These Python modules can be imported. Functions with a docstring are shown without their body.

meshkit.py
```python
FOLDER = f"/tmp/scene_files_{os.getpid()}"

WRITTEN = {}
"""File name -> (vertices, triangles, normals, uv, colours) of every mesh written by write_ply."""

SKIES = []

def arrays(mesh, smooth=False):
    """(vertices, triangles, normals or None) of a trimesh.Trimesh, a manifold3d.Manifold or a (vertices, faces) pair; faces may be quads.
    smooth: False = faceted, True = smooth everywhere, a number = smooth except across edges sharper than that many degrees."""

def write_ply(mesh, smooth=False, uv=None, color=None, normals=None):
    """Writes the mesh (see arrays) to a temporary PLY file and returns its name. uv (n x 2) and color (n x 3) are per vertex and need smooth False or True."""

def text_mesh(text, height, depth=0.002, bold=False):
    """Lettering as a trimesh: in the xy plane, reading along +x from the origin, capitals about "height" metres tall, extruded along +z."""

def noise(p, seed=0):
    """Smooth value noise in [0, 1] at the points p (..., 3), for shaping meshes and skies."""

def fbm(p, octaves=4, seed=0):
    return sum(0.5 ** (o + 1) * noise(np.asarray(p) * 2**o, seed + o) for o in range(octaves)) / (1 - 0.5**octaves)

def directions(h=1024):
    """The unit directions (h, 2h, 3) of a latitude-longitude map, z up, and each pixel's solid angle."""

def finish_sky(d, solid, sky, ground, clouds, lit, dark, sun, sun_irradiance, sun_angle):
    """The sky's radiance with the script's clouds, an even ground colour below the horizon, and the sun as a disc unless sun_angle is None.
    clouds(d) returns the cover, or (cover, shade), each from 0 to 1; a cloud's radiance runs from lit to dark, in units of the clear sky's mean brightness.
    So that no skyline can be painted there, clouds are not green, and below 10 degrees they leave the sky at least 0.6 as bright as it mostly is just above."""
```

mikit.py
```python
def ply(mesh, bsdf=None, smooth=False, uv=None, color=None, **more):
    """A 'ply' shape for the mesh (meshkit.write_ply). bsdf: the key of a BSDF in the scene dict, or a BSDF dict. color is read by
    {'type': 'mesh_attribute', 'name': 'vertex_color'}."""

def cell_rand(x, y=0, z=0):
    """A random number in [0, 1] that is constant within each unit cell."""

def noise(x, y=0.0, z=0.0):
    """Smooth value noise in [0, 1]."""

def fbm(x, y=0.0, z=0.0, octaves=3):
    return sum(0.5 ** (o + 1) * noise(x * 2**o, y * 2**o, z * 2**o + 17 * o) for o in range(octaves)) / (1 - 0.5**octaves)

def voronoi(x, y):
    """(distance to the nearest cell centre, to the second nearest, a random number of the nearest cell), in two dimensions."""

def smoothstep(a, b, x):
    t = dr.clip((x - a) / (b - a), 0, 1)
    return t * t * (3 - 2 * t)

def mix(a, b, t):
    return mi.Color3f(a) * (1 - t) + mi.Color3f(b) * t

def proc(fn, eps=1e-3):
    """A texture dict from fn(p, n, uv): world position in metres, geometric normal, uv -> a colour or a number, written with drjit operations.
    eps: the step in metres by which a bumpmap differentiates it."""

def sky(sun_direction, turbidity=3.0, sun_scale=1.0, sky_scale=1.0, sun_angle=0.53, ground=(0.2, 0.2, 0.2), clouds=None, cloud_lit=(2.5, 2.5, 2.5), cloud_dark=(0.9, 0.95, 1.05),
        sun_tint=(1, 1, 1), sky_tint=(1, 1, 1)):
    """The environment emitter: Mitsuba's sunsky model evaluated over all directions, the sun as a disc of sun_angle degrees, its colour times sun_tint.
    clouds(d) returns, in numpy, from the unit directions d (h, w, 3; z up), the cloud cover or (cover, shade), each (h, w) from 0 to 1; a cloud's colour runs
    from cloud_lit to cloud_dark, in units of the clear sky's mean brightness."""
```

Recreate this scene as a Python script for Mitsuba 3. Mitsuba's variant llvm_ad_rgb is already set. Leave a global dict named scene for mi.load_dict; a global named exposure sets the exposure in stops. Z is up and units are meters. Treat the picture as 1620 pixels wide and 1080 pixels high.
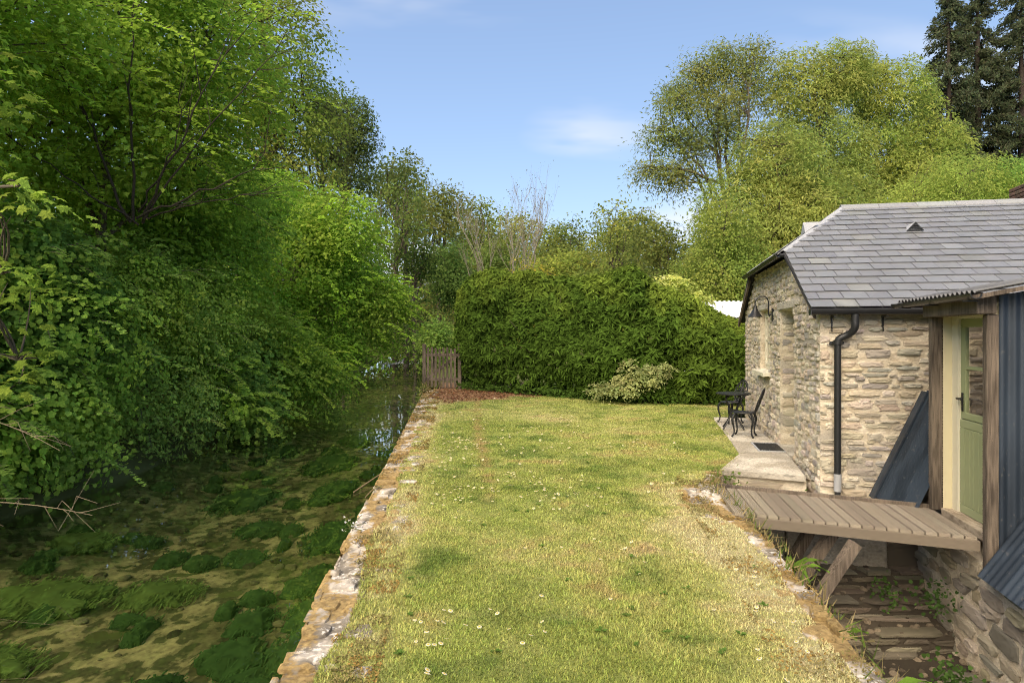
import math
import numpy as np
import trimesh
import mitsuba as mi
import drjit as dr
from shapely.geometry import Polygon, Point, box as sbox
from shapely import affinity
import meshkit
import mikit

T = mi.ScalarTransform4f
scene, labels = {}, {}

# ------------------------------------------------------------------ camera, sky, exposure
EYE = (0.0, 0.0, 1.85)
scene['camera'] = {'type': 'perspective', 'fov': 73.74, 'fov_axis': 'x', 'near_clip': 0.05, 'far_clip': 3000.0,
                   'principal_point_offset_y': 0.0093,
                   'to_world': T().look_at(origin=list(EYE), target=[0, 10, EYE[2]], up=[0, 0, 1])}
SUN = (-0.32, -0.75, 0.78)


def clouds(d):
    q = np.stack([d[..., 0] / (d[..., 2] + 0.18), d[..., 1] / (d[..., 2] + 0.18), d[..., 2] * 0], -1)
    w = meshkit.fbm(q * [1.1, 2.2, 1] + [3.7, 1.3, 0], 5, seed=70)
    m = meshkit.fbm(q * [0.55, 0.9, 1] + [0.4, 8.1, 0], 3, seed=71)
    w2 = meshkit.fbm(q * [3.4, 9.0, 1] + [1.7, 4.3, 0], 5, seed=33)
    c = np.clip((0.45 * w + 0.55 * w2 - 0.42) / 0.22, 0, 1) * np.clip((m - 0.46) / 0.16, 0, 1)
    return np.clip(0.6 * c + 0.14 + 0.30 * np.exp(-d[..., 2] / 0.16), 0, 0.9)


scene['sky'] = mikit.sky(SUN, turbidity=3.0, sun_scale=0.74, sky_scale=0.88, sun_angle=60.0, clouds=clouds,
                         cloud_lit=(2.1, 2.1, 2.15), cloud_dark=(1.3, 1.35, 1.45), sun_tint=(1.0, 0.995, 0.97), sky_tint=(0.90, 1.0, 1.07))
exposure = 2.65

# ------------------------------------------------------------------ materials
VC = {'type': 'mesh_attribute', 'name': 'vertex_color'}


def two(b):
    return {'type': 'twosided', 'bsdf': b}


def prin(col, rough, spec=0.5, metal=0.0):
    c = col if isinstance(col, dict) else {'type': 'rgb', 'value': list(col)}
    return {'type': 'principled', 'base_color': c, 'roughness': rough, 'specular': spec, 'metallic': metal}


def bump(b, fn, scale, eps=2e-3):
    return {'type': 'bumpmap', 'arbitrary': mikit.proc(fn, eps), 'bsdf': b, 'scale': scale}


def leafbsdf(rough, dt):
    return {'type': 'principledthin', 'base_color': VC, 'roughness': rough, 'diff_trans': dt, 'eta': 1.4}


def fine(p, n, uv):
    return mikit.fbm(p.x * 45, p.y * 45, p.z * 45, 4) + 0.35 * mikit.noise(p.x * 14, p.y * 14, p.z * 14)


def stone_tone(p, n, uv):
    a = mikit.fbm(p.x * 9, p.y * 9, p.z * 12, 3)
    b = mikit.fbm(p.x * 60 + 5, p.y * 60, p.z * 60, 3)
    c = mikit.fbm(p.x * 2.2 + 9, p.y * 2.2, p.z * 2.2, 2)
    col = mikit.mix((0.50, 0.43, 0.32), (0.68, 0.61, 0.49), mikit.smoothstep(0.3, 0.7, a))
    col = mikit.mix(col, (0.30, 0.28, 0.25), mikit.smoothstep(0.52, 0.72, c) * 0.7)
    return col * (0.62 + 0.72 * b)


def slab_tone(p, n, uv):
    a = mikit.fbm(p.x * 2.5, p.y * 2.5, p.z * 2.5, 3)
    b = mikit.fbm(p.x * 50, p.y * 50, p.z * 50, 3)
    w = mikit.fbm(p.x * 22, p.y * 22 + 4, p.z * 22, 2)
    col = mikit.mix((0.30, 0.27, 0.22), (0.44, 0.41, 0.35), mikit.smoothstep(0.35, 0.7, a)) * (0.6 + 0.75 * b)
    return mikit.mix(col, (0.16, 0.15, 0.13), mikit.smoothstep(0.62, 0.78, w) * 0.6)


def coping_tone(p, n, uv):
    a = mikit.fbm(p.x * 7, p.y * 7, p.z * 7, 4)
    b = mikit.fbm(p.x * 40, p.y * 40, p.z * 40, 3)
    c = mikit.fbm(p.x * 4.6 + 3, p.y * 3.0, p.z * 4, 4)
    col = mikit.mix((0.20, 0.175, 0.14), (0.50, 0.45, 0.38), mikit.smoothstep(0.36, 0.64, a))
    col = mikit.mix(col, (0.66, 0.63, 0.57), mikit.smoothstep(0.58, 0.68, b) * 0.6)
    col = mikit.mix(col, mikit.mix((0.17, 0.115, 0.05), (0.36, 0.26, 0.115), b), mikit.smoothstep(0.43, 0.54, c + 0.25 * (b - 0.5)))
    return col * (0.6 + 0.8 * b)


def wood_tone(p, n, uv):
    g = mikit.fbm(p.x * 6, p.y * 6, p.z * 6, 2)
    f = mikit.fbm(p.x * 60, p.y * 18, p.z * 30, 3)
    return mikit.mix((0.20, 0.155, 0.11), (0.46, 0.385, 0.29), mikit.smoothstep(0.25, 0.75, 0.45 * g + 0.55 * f))


def beam_tone(p, n, uv):
    g = mikit.fbm(p.x * 4, p.y * 4, p.z * 1.2, 3)
    f = mikit.fbm(p.x * 90, p.y * 90, p.z * 5, 3)
    return mikit.mix((0.055, 0.044, 0.035), (0.205, 0.165, 0.128), mikit.smoothstep(0.28, 0.72, 0.5 * g + 0.5 * f))


def grain(p, n, uv):
    return mikit.fbm(p.x * 70 + p.y * 15, p.y * 25 - p.x * 6, p.z * 40, 3)


def bed_tone(p, n, uv):
    a = mikit.fbm(p.x * 2.0, p.y * 1.3, 0.0, 4)
    b = mikit.fbm(p.x * 22, p.y * 18, 2.0, 3)
    c = mikit.fbm(p.x * 8.0, p.y * 6.5, 7.0, 4)
    col = mikit.mix((0.12, 0.11, 0.05), (0.29, 0.25, 0.125), mikit.smoothstep(0.35, 0.62, a))
    col = mikit.mix(col, (0.028, 0.034, 0.012), mikit.smoothstep(0.42, 0.62, c + 0.3 * (b - 0.5)) * 0.85)
    return col * (0.45 + 1.1 * b)


def rain_paint(p, n, uv):
    s = mikit.fbm(p.x * 5, p.y * 5, p.z * 0.9, 3)
    f = mikit.fbm(p.x * 40, p.y * 40, p.z * 20, 3)
    col = mikit.mix((0.016, 0.024, 0.037), (0.034, 0.048, 0.070), mikit.smoothstep(0.3, 0.7, s))
    return mikit.mix(col, (0.16, 0.15, 0.13), mikit.smoothstep(0.68, 0.82, f) * 0.25)


MAT = {
    'leaf': leafbsdf(0.5, 1.0), 'gloss_leaf': leafbsdf(0.32, 0.45), 'blade': leafbsdf(0.6, 0.8),
    'petal': leafbsdf(0.7, 0.6),
    'matte': two(prin(VC, 0.95, 0.2)),
    'stone': two(bump(prin(VC, 0.92, 0.25), fine, 0.030)),
    'mortar': two(bump(prin(mikit.proc(stone_tone), 0.95, 0.2), fine, 0.010)),
    'slab': two(bump(prin(mikit.proc(slab_tone), 0.9, 0.25), fine, 0.006)),
    'coping': two(bump(prin(mikit.proc(coping_tone), 0.95, 0.2), fine, 0.015)),
    'slate': two(bump(prin(VC, 0.42, 0.5), fine, 0.003)),
    'wood': two(prin(mikit.proc(wood_tone), 0.85, 0.25)),
    'beam': two(prin(mikit.proc(beam_tone), 0.85, 0.25)),
    'bed': two(prin(mikit.proc(bed_tone), 0.95, 0.2)),
    'blue': two(prin(mikit.proc(rain_paint), 0.5, 0.45)),
    'paint': two(prin(VC, 0.45, 0.4)),
    'iron': two(prin((0.018, 0.019, 0.021), 0.42, 0.5)),
    'lead': two(prin((0.36, 0.37, 0.39), 0.5, 0.4)),
    'zinc': two(bump(prin((0.15, 0.15, 0.148), 0.6, 0.4), fine, 0.004)),
    'glass': {'type': 'thindielectric', 'int_ior': 1.5},
    'water': {'type': 'thindielectric', 'int_ior': 1.42, 'ext_ior': 1.0, 'specular_transmittance': {'type': 'rgb', 'value': [0.73, 0.77, 0.64]}},
    'timber': two(bump(prin(VC, 0.85, 0.25), grain, 0.006)),
}
for k_, v_ in MAT.items():
    scene['m_' + k_] = v_

# ------------------------------------------------------------------ helpers
used = {}


def key(name, parent=None):
    full = name if parent is None else parent + '__' + name
    n = used.get(full, 0)
    used[full] = n + 1
    return full if n == 0 else '%s_%03d' % (full, n)


def vf(m):
    if isinstance(m, trimesh.Trimesh):
        return np.asarray(m.vertices, float), np.asarray(m.faces, int)
    v, f = np.asarray(m[0], float), np.asarray(m[1], int)
    if f.shape[1] == 4:
        f = np.vstack([f[:, [0, 1, 2]], f[:, [0, 2, 3]]])
    return v, f


def join(ms):
    vs, fs, o = [], [], 0
    for m in ms:
        v, f = vf(m)
        vs.append(v)
        fs.append(f + o)
        o += len(v)
    return np.vstack(vs), np.vstack(fs)


def add(name, mesh, mat, parent=None, smooth=False, col=None, label=None, cat=None, group=None, kind=None):
    k = key(name, parent)
    v, f = vf(mesh)
    if col is not None:
        col = np.asarray(col, float)
        if col.ndim == 1:
            col = np.tile(col, (len(v), 1))
    scene[k] = mikit.ply((v, f), 'm_' + mat, smooth, color=col)
    d = {}
    for a, b in (('label', label), ('category', cat), ('group', group), ('kind', kind)):
        if b:
            d[a] = b
    if d:
        labels[k] = d
    return k


def thing(name, label, cat, group=None, kind=None):
    k = key(name)
    labels[k] = {'label': label}
    if cat:
        labels[k]['category'] = cat
    if group:
        labels[k]['group'] = group
    if kind:
        labels[k]['kind'] = kind
    return k


def jit(col, rng, s=0.12, h=0.04):
    c = np.asarray(col, float) * (1 + rng.uniform(-s, s))
    return np.clip(c * (1 + rng.uniform(-h, h, 3)), 0.003, 0.95)


# local frame of the cottage: a along its long side (right), b along the gable (away)
C0, G, R = np.array([3.95, 8.75]), np.array([0.199, 0.98]), np.array([0.98, -0.199])


def L(a, b, z):
    p = C0 + a * R + b * G
    return np.array([p[0], p[1], z])


M_L = np.eye(4)
M_L[:3, 0], M_L[:3, 1], M_L[:3, 2], M_L[:3, 3] = [*R, 0], [*G, 0], [0, 0, 1], [*C0, 0]


def toL(m):
    v, f = vf(m)
    return v @ M_L[:3, :3].T + M_L[:3, 3], f


def bx(x0, x1, y0, y1, z0, z1, ch=0.0):
    """box with chamfered edges when ch > 0"""
    if ch <= 0:
        v = np.array([[x, y, z] for x in (x0, x1) for y in (y0, y1) for z in (z0, z1)], float)
        f = np.array([[0, 1, 3, 2], [4, 6, 7, 5], [0, 4, 5, 1], [2, 3, 7, 6], [0, 2, 6, 4], [1, 5, 7, 3]])
        return vf((v, f))
    pts = []
    for sx, x in ((1, x0), (-1, x1)):
        for sy, y in ((1, y0), (-1, y1)):
            for sz, z in ((1, z0), (-1, z1)):
                pts += [[x + sx * ch, y + sy * ch, z], [x + sx * ch, y, z + sz * ch], [x, y + sy * ch, z + sz * ch]]
    return vf(trimesh.convex.convex_hull(np.array(pts)))


def hexa(p):
    """solid from 8 corners: 4 below (ring), 4 above (ring)"""
    v = np.asarray(p, float)
    return vf((v, np.array([[3, 2, 1, 0], [4, 5, 6, 7], [0, 1, 5, 4], [1, 2, 6, 5], [2, 3, 7, 6], [3, 0, 4, 7]])))


def tube(pts, rad, sides=6, caps=True):
    p = np.asarray(pts, float)
    r = np.broadcast_to(np.asarray(rad, float), (len(p),))
    t = np.gradient(p, axis=0)
    t /= np.linalg.norm(t, axis=1, keepdims=True) + 1e-12
    ref = np.where(np.abs(t[:, 2:]) < 0.9, [[0, 0, 1.0]], [[1.0, 0, 0]])
    if len(set(map(tuple, ref))) > 1:
        ref = np.tile([[0.31, 0.77, 0.55]], (len(p), 1))
    a = np.cross(t, ref)
    a /= np.linalg.norm(a, axis=1, keepdims=True) + 1e-12
    b = np.cross(t, a)
    ang = np.arange(sides) * 2 * np.pi / sides
    v = p[:, None] + r[:, None, None] * (np.cos(ang)[None, :, None] * a[:, None] + np.sin(ang)[None, :, None] * b[:, None])
    i, j = np.meshgrid(np.arange(len(p) - 1), np.arange(sides), indexing='ij')
    q = np.stack([i * sides + j, i * sides + (j + 1) % sides, (i + 1) * sides + (j + 1) % sides, (i + 1) * sides + j], -1).reshape(-1, 4)
    v = v.reshape(-1, 3)
    f = np.vstack([q[:, [0, 1, 2]], q[:, [0, 2, 3]]])
    if caps:
        n = len(v)
        v = np.vstack([v, p[:1], p[-1:]])
        k = np.arange(sides)
        e = (len(p) - 1) * sides
        f = np.vstack([f, np.stack([k * 0 + n, (k + 1) % sides, k], 1), np.stack([k * 0 + n + 1, e + k, e + (k + 1) % sides], 1)])
    return v, f


def bez(p0, p1, p2, n=8):
    t = np.linspace(0, 1, n)[:, None]
    return (1 - t) ** 2 * np.asarray(p0, float) + 2 * t * (1 - t) * np.asarray(p1, float) + t ** 2 * np.asarray(p2, float)


def spline(pts, n=20):
    from scipy.interpolate import CubicSpline
    p = np.asarray(pts, float)
    s = np.r_[0, np.cumsum(np.linalg.norm(np.diff(p, axis=0), axis=1))]
    return CubicSpline(s, p)(np.linspace(0, s[-1], n))


def lathe(profile, n=24):
    return vf(trimesh.creation.revolve(np.asarray(profile, float), sections=n))


def move(m, d, rz=0.0):
    v, f = vf(m)
    c, s = math.cos(rz), math.sin(rz)
    return v @ np.array([[c, s, 0], [-s, c, 0], [0, 0, 1]]) + np.asarray(d, float), f


def extrude(poly, d0, d1, frame):
    """polygon in (u,v) extruded along w from d0 to d1; frame: 3x3 columns u,v,w in the local frame + origin"""
    m = trimesh.creation.extrude_polygon(poly, d1 - d0, engine='earcut')
    v = np.asarray(m.vertices) + [0, 0, d0]
    A, o = frame
    f = np.asarray(m.faces)
    if np.linalg.det(A) < 0:
        f = f[:, ::-1]
    return v @ np.asarray(A, float).T + np.asarray(o, float), f


# ------------------------------------------------------------------ rubble masonry
def stone_mesh(outline, relief, rng, to_world, rough=0.15):
    """a stone from its outline (u,v) standing proud of the face; to_world maps (u,v,d)"""
    o = np.asarray(outline, float)
    n = len(o)
    c = o.mean(0)
    rings = [(1.0, -0.006), (0.95, 0.62 * relief), (0.68, relief)]
    v = []
    for s, d in rings:
        jt = rng.normal(0, rough * relief, n) if d > 0 else np.zeros(n)
        v.append(np.c_[c + (o - c) * s, d + jt])
    v.append(np.array([[*c, relief * rng.uniform(0.85, 1.15)]]))
    v = np.vstack(v)
    k = np.arange(n)
    k2 = (k + 1) % n
    f = [np.stack([k, k2, k2 + n], 1), np.stack([k, k2 + n, k + n], 1), np.stack([k + n, k2 + n, k2 + 2 * n], 1),
         np.stack([k + n, k2 + 2 * n, k + 2 * n], 1), np.stack([k + 2 * n, k2 + 2 * n, k * 0 + 3 * n], 1)]
    return to_world(v), np.vstack(f)


def rubble(rng, region, ch, cw, joint=0.014, relief=(0.012, 0.035), npts=9):
    """outlines of coursed rubble inside region"""
    u0, v0, u1, v1 = region.bounds
    out, v = [], v0
    ph = rng.uniform(0, 9)
    while v < v1:
        h = rng.uniform(*ch)
        u = u0 - rng.uniform(0, cw[1])
        while u < u1:
            w = rng.uniform(*cw) * (0.7 + 0.6 * h / ch[1])
            hh = h * rng.uniform(0.82, 1.12)
            cu, cv = u + w / 2, v + h / 2 + 0.02 * math.sin(2.1 * u + ph + 3 * v) + rng.uniform(-0.25, 0.25) * h
            ang = np.sort(np.arange(npts) * 2 * np.pi / npts + rng.uniform(-0.22, 0.22, npts))
            e = rng.uniform(0.32, 0.7)
            x = np.sign(np.cos(ang)) * np.abs(np.cos(ang)) ** e * (w / 2 - joint)
            y = np.sign(np.sin(ang)) * np.abs(np.sin(ang)) ** e * (hh / 2 - joint * 0.7)
            s = rng.uniform(0.74, 1.08, npts)
            pl = Polygon(np.c_[cu + x * s, cv + y * s]).buffer(0)
            u += w
            if pl.is_empty or pl.geom_type != 'Polygon':
                continue
            full = pl.area
            if not region.contains(pl):
                pl = pl.intersection(region)
                if pl.is_empty or pl.geom_type != 'Polygon' or pl.area < 0.35 * full:
                    continue
            pl = pl.simplify(0.004)
            co = np.array(pl.exterior.coords)[:-1]
            if Polygon(co).exterior.is_ccw is False:
                co = co[::-1]
            out.append((co, rng.uniform(*relief)))
        v += h
    return out


def lay_stones(holder, outl, rng, to_world, palette, near=None, most=300, name='stone', mat='stone'):
    """the stones nearest to the camera as entries of their own, the rest joined"""
    order = list(range(len(outl)))
    if len(outl) > most:
        cen = [to_world(np.array([[*o.mean(0), 0.0]]))[0] for o, _ in outl]
        size = [Polygon(o).area / (np.linalg.norm(c - np.array(EYE)) ** 2) for (o, _), c in zip(outl, cen)]
        order = list(np.argsort(-np.array(size)))
    rest, restc = [], []
    for i, q in enumerate(order):
        o, rl = outl[q]
        m = stone_mesh(o, rl, rng, to_world)
        base = jit(palette[rng.integers(len(palette))], rng, 0.16, 0.04)
        c = np.clip(base * rng.uniform(0.84, 1.16, (len(m[0]), 1)), 0.01, 0.9)
        if i < most:
            add(name, m, mat, holder, False, c)
        else:
            rest.append(m)
            restc.append(c)
    if rest:
        k = add('small_stones', join(rest), mat, holder, False, np.vstack(restc))
        labels[k] = {'kind': 'stuff'}


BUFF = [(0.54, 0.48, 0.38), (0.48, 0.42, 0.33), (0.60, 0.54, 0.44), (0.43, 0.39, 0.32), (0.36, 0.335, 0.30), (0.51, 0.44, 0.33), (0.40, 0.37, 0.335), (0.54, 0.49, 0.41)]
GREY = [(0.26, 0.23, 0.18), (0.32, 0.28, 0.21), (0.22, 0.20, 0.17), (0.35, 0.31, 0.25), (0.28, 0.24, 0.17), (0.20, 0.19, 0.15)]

# ------------------------------------------------------------------ foliage
TEMPL = {
    'kite': (np.array([[-.5, 0, 0], [.0, .30, .06], [.5, 0, -.05], [.0, -.30, .06]]), np.array([[0, 3, 2], [0, 2, 1]])),
    'oval': (np.array([[-.5, 0, 0], [-.06, .32, .07], [.5, 0, -.12], [-.06, -.32, .07]]), np.array([[0, 3, 2], [0, 2, 1]])),
    'lance': (np.array([[-.5, 0, 0], [-.02, .17, .05], [.5, 0, -.14], [-.02, -.17, .05]]), np.array([[0, 3, 2], [0, 2, 1]])),
    'ivy': (np.array([[-.38, 0, 0], [-.34, .36, .02], [.08, .42, .01], [.5, 0, -.08], [.08, -.42, .01], [-.34, -.36, .02]]), np.array([[0, 2, 1], [0, 3, 2], [0, 4, 3], [0, 5, 4]])),
    'lobed': (np.array([[-.42, 0, 0], [-.2, .42, .0], [.0, .2, .05], [.22, .40, -.04], [.5, 0, -.1], [.22, -.40, -.04], [.0, -.2, .05], [-.2, -.42, .0]]), np.array([[0, 2, 1], [0, 4, 2], [2, 4, 3], [0, 6, 4], [6, 5, 4], [0, 7, 6]])),
    'palm': (np.array([[-.45, 0, 0], [-.5, .30, -.05], [-.22, .28, .03], [-.1, .52, -.08], [.1, .22, .03], [.32, .3, -.04], [.3, .1, .02], [.55, 0, -.1],
                       [.3, -.1, .02], [.32, -.3, -.04], [.1, -.22, .03], [-.1, -.52, -.08], [-.22, -.28, .03], [-.5, -.30, -.05], [-.1, 0, 0]]),
             np.array([[14, (i + 1) % 14, i] for i in range(14)])),
    'slim': (np.array([[-.5, 0, 0], [.0, .15, .04], [.5, 0, -.05], [.0, -.15, .04]]), np.array([[0, 3, 2], [0, 2, 1]])),
    'blade': (np.array([[-.5, .05, 0], [-.5, -.05, 0], [.5, 0, 0]]), np.array([[0, 1, 2]])),
}


LEAF_GAIN = 2.1


def unit(v):
    return v / (np.linalg.norm(v, axis=-1, keepdims=True) + 1e-12)


def leaves(P, N, D, size, col, tmpl):
    tv, tf = TEMPL[tmpl]
    N = unit(N)
    D = unit(D - N * (D * N).sum(-1, keepdims=True))
    S = np.cross(N, D)
    s = np.broadcast_to(np.asarray(size, float), (len(P),))[:, None, None]
    v = P[:, None] + s * (tv[None, :, 0:1] * D[:, None] + tv[None, :, 1:2] * S[:, None] + tv[None, :, 2:3] * N[:, None])
    f = tf[None] + (np.arange(len(P)) * len(tv))[:, None, None]
    return v.reshape(-1, 3), f.reshape(-1, 3), np.repeat(col, len(tv), axis=0)


def crown(rng, lobes, ncl, per, size, spread, col, tmpl='kite', flat=0.34, droop=0.25, outw=0.6, up=0.5, var=0.22, hue=0.10, shell=0.25, keep=None, alt=None, seed=0, ragged=0.45):
    """leaf sprays spread over the outer volume of ellipsoid lobes (cx,cy,cz,rx,ry,rz)"""
    lb = np.array([l[:6] for l in lobes], float)
    wt = np.array([(l[3] * l[4] + l[3] * l[5] + l[4] * l[5]) for l in lobes])
    li = rng.choice(len(lb), ncl, p=wt / wt.sum())
    d = unit(rng.normal(size=(ncl, 3)))
    r = 1 - np.abs(rng.normal(0, shell, ncl))
    r *= (1 - ragged / 2) + ragged * meshkit.noise(d * 2.6 + li[:, None] * 5.1, seed)
    P = lb[li, :3] + d * r[:, None] * lb[li, 3:]
    o = unit(d / lb[li, 3:] * lb[li, 3:].mean())
    if keep is not None:
        ok = keep(P)
        P, o, li = P[ok], o[ok], li[ok]
    n = len(P)
    cv = (1 + rng.uniform(-var, var, n))[:, None] * (1 + rng.uniform(-hue, hue, (n, 3)) * [1, 0.5, 0.6])
    cb = np.tile(np.asarray(col, float), (n, 1))
    if alt is not None:
        t = np.clip((meshkit.fbm(P * 0.35 + 7, 3, seed + 3) - 0.42) / 0.2, 0, 1)[:, None]
        cb = cb * (1 - t) + np.asarray(alt, float) * t
    cb = cb * cv
    k = np.repeat(np.arange(n), per)
    m = len(k)
    # each spray is a flattened patch, tilted outward
    a = unit(outw * o + up * np.array([0, 0, 1.0]) + rng.normal(0, 0.35, (n, 3)))
    x = unit(np.cross(a, rng.normal(size=(n, 3))))
    y = np.cross(a, x)
    g = rng.normal(0, 1, (m, 3)) * spread * np.array([1, 1, flat * 0.6])
    Q = P[k] + g[:, :1] * x[k] + g[:, 1:2] * y[k] + g[:, 2:] * a[k]
    Q[:, 2] -= droop * (g[:, 0] ** 2 + g[:, 1] ** 2) / max(spread, 1e-6) * 0.5
    Nn = a[k] + rng.normal(0, 0.30, (m, 3))
    Dd = unit(g[:, :1] * x[k] + g[:, 1:2] * y[k]) + rng.normal(0, 0.5, (m, 3)) - [0, 0, droop]
    c = np.clip(LEAF_GAIN * cb[k] * (1 + rng.uniform(-0.18, 0.18, (m, 1))), 0.004, 0.8)
    return leaves(Q, Nn, Dd, size * rng.uniform(0.65, 1.25, m), c, tmpl), P


def limbs(rng, base, top, r0, lobes, P, twigs=40, sides=6, lean=0.0):
    """tapered trunk, a limb to each lobe and twigs to a sample of the sprays"""
    base, top = np.asarray(base, float), np.asarray(top, float)
    midp = (base + top) / 2 + np.r_[rng.normal(0, 0.08, 2) * np.linalg.norm(top - base), 0]
    tr = bez(base, midp, top, 8)
    ms = [tube(tr, np.linspace(r0 * 1.25, r0 * 0.62, 8), sides + 2)]
    ends = []
    for l in lobes:
        c = np.array(l[:3], float)
        s = tr[rng.integers(4, 8)]
        m = (s + c) / 2 + np.r_[rng.normal(0, 0.18, 2), 0.12] * np.linalg.norm(c - s)
        b = bez(s, m, c + [0, 0, 0.35 * l[5]], 7)
        b[1:-1] += rng.normal(0, 0.02, (5, 3)) * np.linalg.norm(c - s)
        rr = r0 * 0.5
        ms.append(tube(b, np.linspace(rr, rr * 0.25, 7), sides))
        ends.append((b, rr))
    allp = np.vstack([b for b, _ in ends])
    if twigs and len(P):
        for q in P[rng.choice(len(P), min(twigs, len(P)), replace=False)]:
            i = np.argmin(((allp - q) ** 2).sum(1) + (allp[:, 2] > q[2]) * 2.0)
            s = allp[i]
            ln = np.linalg.norm(q - s)
            b = bez(s, (s + q) / 2 + np.r_[rng.normal(0, 0.1, 2), 0.12] * ln, q, 5)
            ms.append(tube(b, np.linspace(r0 * 0.16, r0 * 0.03, 5), 4, False))
    return join(ms)


BARK = (0.10, 0.085, 0.065)


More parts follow.
